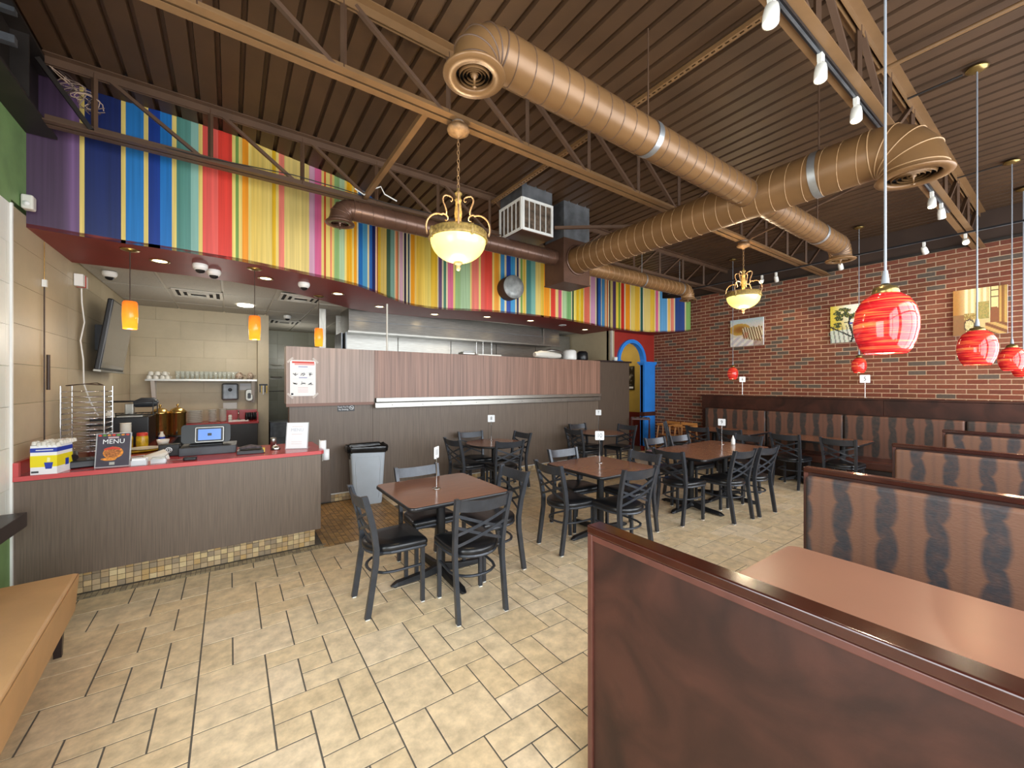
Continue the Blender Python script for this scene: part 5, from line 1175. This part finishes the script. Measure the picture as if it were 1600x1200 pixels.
# wire rack
t = thing('wire_rack', 'tall chrome wire rack with thin shelves against the left wall', 'rack', (-1.26, 5.25, .99))
for x, y in ((.02, 0), (.30, 0), (.02, .32), (.30, .32)): MB().cyl((x, y, -.015), (x, y, .64), .007, 8).build('post', M['chrome'], t)
for k in range(12):
    b = MB(); z = .04+k*.05; b.tube([(.02, 0, z), (.30, 0, z), (.30, .32, z), (.02, .32, z)], .0035, 5, closed=True)
    for j in range(3): b.cyl((.02, .08+j*.08, z), (.3, .08+j*.08, z), .002, 5)
    b.build('wire_shelf', M['chrome'], t)
b = MB(); b.tube([(.05, .05, .645), (.15, .1, .66), (.25, .2, .65), (.2, .28, .67), (.08, .25, .655)], .012, 6, closed=True, flat=.4); b.build('cable_coil', M['bcord'], t)
MB().cyl((.02, -.02, -.02), (.3, .34, -.0), .006, 6)
t = thing('rack_number', 'number plate 12 clipped low on the wire rack', 'table number', (-1.22, 5.225, 1.13), R(10)); MB().box(-.028, .028, -.002, .002, -.035, .035).build('plate', M['paper'], t); text('numeral', '12', .055, M['ink'], t, (0, -.003, 0), (R(90), 0, 0), .0003, sx=.8)
# coffee maker block and wire basket
t = thing('coffee_machine', 'wide black coffee machine on the side counter behind the rack', 'machine', (-1.0, 6.35, .94)); MB().box(-.27, .22, -.05, .5, 0, .33).build('body', M['black'], t, bev=.01); MB().box(-.05, .17, -.06, .1, .33, .345).build('steel_lid', M['inox'], t)
t = thing('wire_basket', 'black wire basket on top of the coffee machine', 'basket', (-.98, 6.55, 1.27)); b = MB()
for z in (.02, .17): b.tube([(-.2, -.1, z), (.22, -.1, z), (.22, .25, z), (-.2, .25, z)], .006, 6, closed=True)
for x, y in ((-.2, -.1), (.22, -.1), (.22, .25), (-.2, .25)): b.cyl((x, y, 0), (x, y, .18), .006, 6)
b.build('frame', M['black'], t); b = MB()
for k in range(8): b.cyl((-.2+k*.06, -.1, .02), (-.2+k*.06, .25, .02), .003, 5)
b.build('base_wires', M['black'], t)
t = thing('appliance_lid', 'dark rounded mixer head sticking above the wire basket', 'mixer', (-.95, 6.75, 1.27)); MB().tube([(-.02, 0, .13), (.05, 0, .15), (.16, 0, .15), (.2, 0, .13)], [.04, .06, .06, .03], 12).build('head', M['dgrey'], t); MB().box(-.1, -.02, -.05, .05, 0, .14).build('stand', M['inoxm'], t, bev=.008)
t = thing('paper_cup', 'upturned ivory paper cup on the coffee machine', 'cup', (-1.12, 6.36, 1.27)); MB().lathe([(.045, 0), (.033, .085), (.0, .085)], 20).build('cup', M['china'], t)
t = thing('cup_stack', 'tall white column of stacked paper cups behind the menu card', 'cups', (-.90, 5.80, .94)); b = MB()
b.lathe([(0, 0), (.036, 0), (.043, .29), (.046, .295), (.046, .3), (0, .3)], 20); b.build('stack', M['china'], t)
for k in range(8): MB().lathe([(.0445, 0), (.046, .004), (.0445, .008)], 20, (0, 0, .19+k*.012)).build('cup_rim', M['china'], t)
for (x, y, s) in ((-.76, 7.05, 'left'), (-.585, 7.10, 'right')):
    t = thing('coffee_urn', 'polished brass coffee urn, %s of the pair' % s, 'urn', (x, y, .94)); MB().lathe([(0, .02), (.085, .02), (.09, .03), (.09, .31), (.1, .32), (.095, .335), (.07, .37), (.03, .39), (0, .395)], 30).build('body', M['gold'], t)
    MB().lathe([(0, .44), (.012, .435), (.016, .42), (.008, .4), (.008, .39)], 12).build('lid_knob', M['gold'], t); MB().tube([(0, -.09, .07), (0, -.13, .07), (0, -.135, .04)], .01, 8).build('spigot', M['black'], t); MB().lathe([(.09, 0), (.095, .02), (.08, .022)], 24).build('foot_ring', M['black'], t)
for (x, y, s, mt, lid) in ((-.93, 6.05, 'left, with brown contents', 'amber', 'dgrey'), (-.80, 6.02, 'with red lid', 'amber', 'tomato'), (-1.02, 6.15, 'farthest left with red lid', 'orange', 'tomato')):
    t = thing('jar', 'yellow-labelled jar on the side counter, '+s, 'jar', (x, y, .94)); MB().lathe([(0, 0), (.05, 0), (.052, .02), (.052, .12), (.045, .14)], 22).build('glass', M[mt], t); MB().lathe([(.048, .135), (.048, .165), (.04, .17), (0, .17)], 22).build('lid', M[lid], t)
t = thing('sauce_bottle', 'small clear bottle with blue label beside the urns', 'bottle', (-.66, 6.25, .94)); MB().lathe([(0, 0), (.03, 0), (.03, .1), (.014, .13), (.014, .15), (0, .15)], 16).build('bottle', M['china'], t); MB().lathe([(.0312, .05), (.0312, .09)], 16).build('label_band', M['blue'], t)
t = thing('sauce_tub', 'round white tub on the tray before the urns', 'tub', (-.62, 5.98, .965)); MB().lathe([(0, 0), (.045, 0), (.058, .06), (.054, .06), (.045, .02), (0, .02)], 22).build('tub', M['white'], t)
t = thing('serving_tray', 'oval tray with orange food scraps on the side counter', 'tray', (-.80, 5.75, .94)); MB().lathe([(0, .004), (.17, .004), (.2, .022), (.195, .024), (.17, .01), (0, .01)], 32).build('tray', M['amber'], t); MB().lathe([(0, .02), (.12, .02), (.14, .03), (.135, .03), (.12, .025), (0, .025)], 28, (.05, .03, 0)).build('plate', M['china'], t)
# plates and bowls on the back counter
for k in range(14): tag(MB().lathe([(0, 0), (.06, 0), (.105, .011), (.105, .014), (.06, .005), (0, .005)], 22).build('plate', M['china'], None, (-.47, 8.3, 1.02+k*.0145)), ORD[k]+' off-white dinner plate from the bottom of the tall stack', 'plate', 'plates stacked on the back counter')
for k in range(9): tag(MB().lathe([(0, 0), (.03, 0), (.06, .02), (.062, .024), (.057, .022), (0, .005)], 18).build('saucer', M['china'], None, (-.24, 8.3, 1.02+k*.023)), ORD[k]+' bowl from the bottom of the slim stack next to the plates', 'bowl', 'left slim stack of bowls')
for k in range(10): tag(MB().lathe([(0, 0), (.03, 0), (.055, .02), (.057, .024), (.052, .022), (0, .005)], 18).build('bowl', M['china'], None, (-.10, 8.3, 1.02+k*.0215)), ORD[k]+' bowl from the bottom of the slim stack next to the sink', 'bowl', 'right slim stack of bowls')
for k in range(3): tag(MB().lathe([(.03, 0), (.022, .04), (0, .04)], 14).build('small_cup', M['china'], None, (.0, 8.3, 1.02+k*.035)), ORD[k]+' small upturned cup from the bottom, left of the sink', 'cup', 'small cups left of the sink')
# wall shelf with cups, glasses, pots
t = thing('wall_shelf', 'long steel shelf on the kitchen back wall holding cups and glasses', 'shelf', (-1.09, 8.45, 1.70)); MB().box(0, 1.48, -.02, .25, .0, .03).build('board', M['inox'], t)
for x in (.06, 1.4): b = MB(); b.add([(x, .25, 0), (x, 0, 0), (x, .04, -.06), (x, .21, -.38), (x, .25, -.38), (x+.05, .25, 0), (x+.05, 0, 0), (x+.05, .04, -.06), (x+.05, .21, -.38), (x+.05, .25, -.38)], [(0,1,2,3,4), (9,8,7,6,5), (1,6,7,2), (2,7,8,3), (3,8,9,4), (0,5,6,1)]); b.build('bracket', M['china'], t)
tc = None
for k, x in enumerate((-1.05, -.97, -.89, -.83, -1.03, -.95, -.86)):
    z = 1.73 if k < 4 else 1.79; o = MB().lathe([(.038, 0), (.036, .02), (.028, .055), (.02, .06), (0, .06)], 16)
    o.tube([(.033, 0, .015), (.055, 0, .02), (.055, 0, .04), (.031, 0, .045)], .005, 6)
    tag(o.build('coffee_cup', M['china'], None, (x, 8.5, z)), ('lower row, ' if k < 4 else 'upper row, ')+('first', 'second', 'third', 'fourth', 'first', 'second', 'third')[k]+' upturned white coffee cup on the wall shelf', 'cup', 'white cups on the wall shelf')
for k in range(14): tag(MB().lathe([(0, 0), (.025, 0), (.035, .13), (.033, .13), (.023, .006), (0, .006)], 16).build('drinking_glass', M['glass'], None, (-.70+k*.062, 8.5+.02*(k % 2), 1.73)), ('first' if k == 0 else ORD[k])+' clear drinking glass from the left on the wall shelf', 'glass', 'drinking glasses on the wall shelf')
for x, s, sc in ((.13, 'left and wider', 1), (.29, 'right and slimmer', .82)):
    t = thing('tea_pot', 'patterned lidded china pot at the right end of the wall shelf, '+s, 'pot', (x, 8.5, 1.73)); MB().lathe([(0, 0), (.05*sc, 0), (.065*sc, .04), (.058*sc, .085), (.045*sc, .1), (0, .1)], 24).build('body', M['ceram'], t); MB().lathe([(.047*sc, .1), (.03*sc, .118), (.008, .122), (.012, .135), (0, .14)], 20).build('lid', M['ceram'], t); MB().tube([(.055*sc, 0, .03), (.09*sc, 0, .04), (.09*sc, 0, .075), (.05*sc, 0, .085)], .006, 6).build('handle', M['ceram'], t)
t = thing('towel_dispenser', 'grey paper towel dispenser under the wall shelf', 'dispenser', (.0, 8.62, 1.37)); MB().box(-.12, .12, -.08, .07, 0, .29).build('case', M['galvdark'], t, bev=.03, seg=4); MB().lathe([(0, 0), (.03, 0), (.03, .004), (0, .004)], 12, M=Matrix.Translation((0, -.082, .18)) @ Matrix.Rotation(R(90), 4, 'X')).build('logo_disc', M['dgrey'], t)
t = thing('soap_dispenser', 'grey oval soap dispenser right of the towel dispenser', 'dispenser', (.28, 8.64, 1.34)); MB().prism(rrect(.12, .22, .055, 6), -.04, .05, Matrix.Translation((0, 0, .11)) @ Matrix.Rotation(R(90), 4, 'X')).build('case', M['inoxm'], t, bev=.012); MB().prism(rrect(.05, .1, .02, 4), .05, .056, Matrix.Translation((0, 0, .1)) @ Matrix.Rotation(R(90), 4, 'X')).build('push_plate', M['dgrey'], t)
t = thing('wall_notice', 'small white notice above the sink', 'notice', (.2, 8.69, 1.6)); MB().box(-.06, .12, -.004, 0, -.06, .06).build('sheet', M['paper'], t)
t = thing('wall_notice', 'pale notice sheet below the towel dispenser', 'notice', (.0, 8.69, 1.27)); MB().box(-.1, .1, -.004, 0, -.06, .05).build('sheet', M['china'], t)
t = thing('key_rack', 'small rack of dark keys on the tiled pier', 'rack', (.49, 8.60, 1.62)); MB().box(-.06, .07, -.01, 0, .0, .03).build('bar', M['black'], t)
for k in range(5): MB().box(-.055+k*.026, -.04+k*.026, -.02, -.008, -.12-.02*(k % 3), 0).build('key', (M['black'], M['amber'], M['paper'])[k % 3], t)
# TV on the left wall
t = thing('television', 'grey flat television tilted down from the left kitchen wall', 'television', (-1.13, 6.80, 2.20), R(0))
Mt = Matrix.Rotation(R(8), 4, 'Y')
MB().box(-.03, .02, -.62, .55, -.40, .40, None, Mt).build('body', M['black'], t, bev=.012); MB().box(.019, .024, -.60, .53, -.37, .38, None, Mt).build('screen', mat('tv_glass', '6a665e', .12, 0, .12, 3), t); MB().box(-.03, .03, -.62, .55, -.415, -.395, None, Mt).build('bottom_trim', M['inoxm'], t)
MB().box(-.17, -.02, -.12, .1, -.15, .15).build('wall_bracket', M['black'], t)
tag(MB().tube([Vector(p)-Vector((-1.28, 6.05, 2.75)) for p in ((-1.28, 6.05, 2.75), (-1.27, 6.03, 2.5), (-1.26, 6.07, 2.3), (-1.27, 5.98, 2.1), (-1.26, 6.03, 1.9), (-1.26, 6.05, 1.65), (-1.24, 6.2, 1.45), (-1.2, 6.3, 1.3))], .007, 6).build('power_cable', M['white'], None, (-1.28, 6.05, 2.75)), 'white power cable hanging down the left kitchen wall beside the television', 'cable')
t = thing('alarm_box', 'white box with a red stripe high on the left kitchen wall', 'box', (-1.29, 6.0, 2.70)); MB().box(-.005, .06, -.12, .05, -.05, .07).build('case', M['white'], t); MB().box(-.004, .062, -.05, -.015, -.052, .072).build('red_stripe', M['tomato'], t)
t = thing('wall_sensor', 'cream motion sensor on the left wall under the purple stripe', 'sensor', (-1.285, 4.64, 3.03)); MB().box(-.01, .055, -.035, .04, -.05, .06).build('case', M['china'], t, bev=.012); MB().lathe([(0, .012), (.016, .006), (.02, 0)], 12, M=Matrix.Translation((.02, -.036, -.01)) @ Matrix.Rotation(R(90), 4, 'X')).build('lens', M['white'], t)
t = thing('light_string', 'dark beaded string with a white connector hanging on the tan wall tiles', 'cord', (-1.285, 5.05, 2.85)); MB().cyl((0, 0, -1.75), (0, 0, -.35), .005, 6).build('dark_cord', M['bcord'], t); MB().cyl((0, 0, -.32), (0, 0, 0), .003, 6).build('gold_cord', M['gold'], t); MB().box(-.012, .016, -.014, .014, -.38, -.32).build('connector', M['white'], t); MB().cyl((.01, .05, -1.25), (.01, .05, -.95), .012, 8).build('tassel', M['bcord'], t)
def dome(x, y, z, s, sc=1.0):
    t = thing('dome_camera', 'white dome security camera '+s, 'security camera', (x, y, z)); MB().lathe([(.062*sc, 0), (.066*sc, -.02), (.06*sc, -.045), (.045*sc, -.055)], 24).build('housing', M['white'], t); MB().lathe([(.044*sc, -.053), (.036*sc, -.078), (.018*sc, -.09), (0, -.093)], 20).build('dark_dome', M['black'], t); MB().lathe([(.052*sc, -.052), (.045*sc, -.062), (.04*sc, -.06)], 20).build('collar', M['white'], t)
dome(-.249, 5.184, 2.87, 'left of the touching pair on the red soffit'); dome(-.143, 5.37, 2.87, 'right of the touching pair on the red soffit'); dome(.73, 5.418, 2.87, 'alone on the red soffit before the amber pendant'); dome(-1.10, 6.25, 2.90, 'in the left corner over the television'); dome(.856, 8.371, 2.90, 'farthest back, on the kitchen ceiling panels')
def vent(x, y, s, w=.55, d=.55):
    t = thing('ceiling_vent', 'square ceiling diffuser in the kitchen panels, '+s, 'air vent', (x, y, 2.905))
    for k, f in enumerate((1, .72, .44)):
        b = MB(); a = w/2*f; e = .035; z = -.004-.004*k
        for (p, q, r_, s_) in ((-a, a, -a, -a+e), (-a, a, a-e, a), (-a, -a+e, -a+e, a-e), (a-e, a, -a+e, a-e)): b.box(p, q, r_, s_, z-.008, z+.004)
        b.build('louvre_ring', M['tee'], t)
    MB().box(-w/2+.02, w/2-.02, -w/2+.02, w/2-.02, -.001, .001).build('dark_opening', M['dark'], t)
vent(-.36, 7.12, 'left one beside the white disc light'); vent(.85, 6.62, 'middle one behind the soffit'); vent(.9, 9.3, 'farthest one over the passage')
# ================================================================ kitchen hood and stainless line
t = thing('extractor_hood', 'long stainless steel hood over the cooking line', 'hood', (1.6, 6.95, 2.50))
b = MB(); b.add([(0,0,.03),(4.6,0,.03),(4.6,.03,.42),(0,.03,.42),(0,.6,.03),(4.6,.6,.03),(4.6,.6,.42),(0,.6,.42)], [(0,1,2,3),(1,5,6,2),(4,0,3,7),(3,2,6,7),(0,4,5,1)]); b.build('fascia', M['inox'], t)
MB().box(-.02, 4.62, -.02, .01, 0, .03).build('lip', M['inox'], t); MB().box(0, 4.6, -.004, .0, .2, .206).build('seam', M['galvdark'], t)
MB().box(4.1, 4.14, -.012, .0, .03, .4).build('seam_strip', M['inox'], t)
b = MB(); b.add([(-.05,.15,-.45),(4.9,.15,-.45),(4.9,.02,-.02),(-.05,.02,-.02)], [(0,1,2,3)]); 
tb = thing('wall_cladding', 'stainless steel wall panels behind the cooking line', 'panel', (1.5, 7.55, 0.3))
for k in range(5): MB().box(.02+k*1.115, 1.12+k*1.115, 0, .015, 0, 2.55).build('panel', M['inox'], tb)
MB().box(.0, .02, -.5, .0, 0, 2.2).build('edge_panel', M['galvdark'], tb)
t = thing('hood_side_panel', 'stainless canopy side panel below the hood at left', 'panel', (1.55, 6.97, 1.6)); b = MB(); b.add([(0,0,0),(0,.55,0),(0,.55,.9),(0,0,.9)], [(0,1,2,3)]); MB().box(0, .015, 0, .55, 0, .9).build('panel', M['galvdark'], t)
b = MB(); b.add([(0,0,.0),(4.55,0,.0),(4.55,.06,.9),(0,.06,.9)], [(0,1,2,3)])
t = thing('stainless_shelf_front', 'tall stainless splash panel along the pass under the hood', 'panel', (1.55, 6.72, 0)); MB().box(0, 2.05, 0, .02, 0, 2.16).build('panel', M['inox'], t); MB().box(0, 2.05, -.01, .03, 2.16, 2.175).build('folded_edge', M['inox'], t)
for x in (2.4, 2.55, 2.75): 
    tag(MB().cyl((0, 0, 0), (0, 0, -.35), .006, 6).build('hanging_utensil', M['chrome'], None, (1.6+x, 6.94, 2.5)), 'thin steel utensil hanging under the hood, '+{2.4:'left', 2.55:'middle', 2.75:'right'}[x]+' of three', 'utensil', 'utensils hanging under the hood')
t = thing('equipment_cabinet', 'dark steel equipment block in the unlit kitchen left of the hood', 'cabinet', (1.0, 7.7, 0)); MB().box(0, .5, 0, .8, 0, 2.0).build('body', M['dkcab'], t)
tag(MB().cyl((0, 0, 0), (0, 0, .74), .014, 12).build('white_pole', M['china'], None, (1.96, 6.12, 2.14)), 'thin white pole rising from the wood header to the red soffit', 'pole')
# things on top of the header
t = thing('foil_tray', 'crumpled foil tray on top of the wood header', 'tray', (3.33, 6.1, 2.147)); MB().prism(rrect(.26, .18, .03, 3), 0, .045).build('tray', M['inox'], t, bev=.01); MB().prism(rrect(.2, .14, .03, 3), .045, .06).build('lid', M['acryl'], t)
t = thing('foil_tray', 'flat white lid pile on top of the wood header', 'tray', (3.75, 6.1, 2.147)); MB().prism(rrect(.5, .16, .03, 3), 0, .025).build('lids', M['china'], t, bev=.006)
t = thing('food_bundle', 'white wrapped bundle under silver film on the header near the arch', 'bundle', (5.15, 6.1, 2.147)); MB().tube([(-.35, 0, .07), (-.2, 0, .085), (.1, 0, .075), (.3, 0, .07)], [.05, .08, .075, .05], 14, flat=.9).build('bundle', M['china'], t); MB().tube([(-.1, .02, .14), (.05, .02, .17), (.25, .02, .15), (.38, .02, .1)], [.02, .06, .08, .05], 9, flat=.5).build('silver_film', M['inox'], t)
t = thing('rice_pot', 'round white pot with lid on the header', 'pot', (5.72, 6.1, 2.147)); MB().lathe([(0, 0), (.13, 0), (.14, .02), (.135, .17), (.1, .2), (0, .21)], 28).build('body', M['white'], t)
t = thing('rice_pot', 'black pot beside the white one on the header', 'pot', (6.08, 6.1, 2.147)); MB().lathe([(0, 0), (.11, 0), (.12, .02), (.115, .15), (.08, .19), (0, .2)], 28).build('body', M['black'], t)
t = thing('white_cup', 'small white cup on the dark cap at the end of the wood wall', 'cup', (7.12, 6.1, 2.165)); MB().lathe([(0, 0), (.04, 0), (.05, .09), (.046, .09), (.038, .01), (0, .01)], 20).build('cup', M['white'], t)
# poster and small sign
t = thing('poster', 'white instruction poster with red heading taped to the wood header', 'poster', (.795, 5.985, 1.73))
MB().box(-.153, .153, -.002, 0, -.24, .235).build('sheet', M['paper'], t); MB().box(-.13, .135, -.003, -.002, .195, .22).build('red_heading', M['tomato'], t); MB().box(-.1, .14, -.0032, -.002, .172, .197).build('red_heading', mat('pink_print', 'e8a0a0', .6), t)
for z, w in ((.145, .055), (.0, .05)): MB().box(-w, w, -.003, -.002, z, z+.008).build('blue_line', M['blue'], t)
for z in (.12, .07, -.015): MB().box(-.13, .13, -.003, -.002, z, z+.002).build('rule_line', mat('pale_blue_print', 'a8c8d0', .6), t)
rnd = random.Random(8)
for zc_ in (.05, -.075):
    for xc in (-.09, 0.0, .09):
        b = MB()
        for k in range(4):
            a = rnd.uniform(0, 3.1); q = Vector((math.cos(a)*.022, 0, math.sin(a)*.018)); c = Vector((xc+rnd.uniform(-.015, .015), -.003, zc_+rnd.uniform(-.01, .01))); b.bar(c-q, c+q, .006, .002, (0,1,0))
        b.build('line_drawing', M['ink'], t)
for k in range(4): MB().box(-.06, .06, -.003, -.002, -.13-.02*k, -.126-.02*k).build('text_line', mat('pink_print2', 'd8a8b0', .6), t)
MB().box(-.14, -.115, -.003, -.002, -.225, -.2).build('corner_mark', M['ink'], t)
for sx in (-1, 1):
    for sz in (-1, 1): MB().box(-.045, .045, -.0035, -.002, -.012, .012, None, Matrix.Translation((sx*.15, 0, sz*.235)) @ Matrix.Rotation(R(45*sx*sz), 4, 'Y')).build('tape', mat('clear_tape', 'b8ada4', .3), t)
t = thing('small_sign', 'small black no-smoking sign under the wood header', 'sign', (1.35, 6.043, 1.312)); MB().box(-.115, .115, -.004, 0, -.05, .045).build('plate', M['black'], t)
text('line', 'Thank You For', .033, M['paper'], t, (-.035, -.005, .012), (R(90), 0, 0), .0004, sx=.78); text('line', 'No Smoking', .033, M['paper'], t, (-.035, -.005, -.023), (R(90), 0, 0), .0004, sx=.78)
b = MB(); b.lathe([(.024, 0), (.030, 0), (.030, .001), (.024, .001)], 20, M=Matrix.Translation((.075, -.004, 0)) @ Matrix.Rotation(R(90), 4, 'X')); b.bar((.056, -.0052, .018), (.094, -.0052, -.018), .005, .001, (0,1,0)); b.bar((.06, -.0052, -.002), (.09, -.0052, -.002), .006, .001, (0,1,0)); b.build('symbol', M['paper'], t)
# back passage: shelf with dishes, hooks, drawers
t = thing('dish_shelf', 'wire shelf of stacked dishes in the back passage', 'shelf', (.62, 9.6, 1.75)); b = MB()
for z in (0, .22): b.box(0, .75, 0, .3, z, z+.012)
b.build('shelf', M['inoxm'], t); MB().box(0, .02, 0, .3, -.02, .45).build('side', M['inoxm'], t)
for k in range(8): tag(MB().lathe([(0, 0), (.07, 0), (.12, .02), (.12, .024), (0, .008)], 16).build('dish', M['china'], None, (.80+.24*(k % 3), 9.75, 1.763+.024*(k//3)+(.22 if k > 5 else 0))), ('upper shelf, ' if k > 5 else 'lower shelf, ')+ORD[k % 3].replace('lowest', 'first')+(' upper' if 2 < k < 6 else '')+' pale dish from the left in the back passage', 'dish', 'dishes on the passage shelf')
t = thing('wall_rail', 'steel hanging rail with dark utensils in the back passage', 'rail', (.62, 10.0, 1.5)); MB().cyl((0, 0, 0), (.9, 0, 0), .012, 8).build('bar', M['inox'], t)
for k in range(4): MB().tube([(.5+k*.07, -.02, 0), (.5+k*.07, -.03, -.12), (.5+k*.07, -.02, -.25)], [.008, .02, .03], 8, flat=.4).build('utensil', (M['black'], M['inox'])[k % 2], t)
t = thing('drawer_cabinet', 'low metal cabinet with drawers in the back passage', 'cabinet', (.62, 8.9, 0)); MB().box(0, .9, 0, .6, 0, .92).build('body', M['galvdark'], t, bev=.005); MB().box(.05, .85, -.01, 0, .62, .85).build('drawer', M['galvdark'], t, bev=.004); MB().cyl((.35, -.03, .75), (.55, -.03, .75), .008, 6).build('handle', M['chrome'], t)
b = MB(); b.box(.62, 1.5, 8.9, 9.5, 1.25, 1.28)
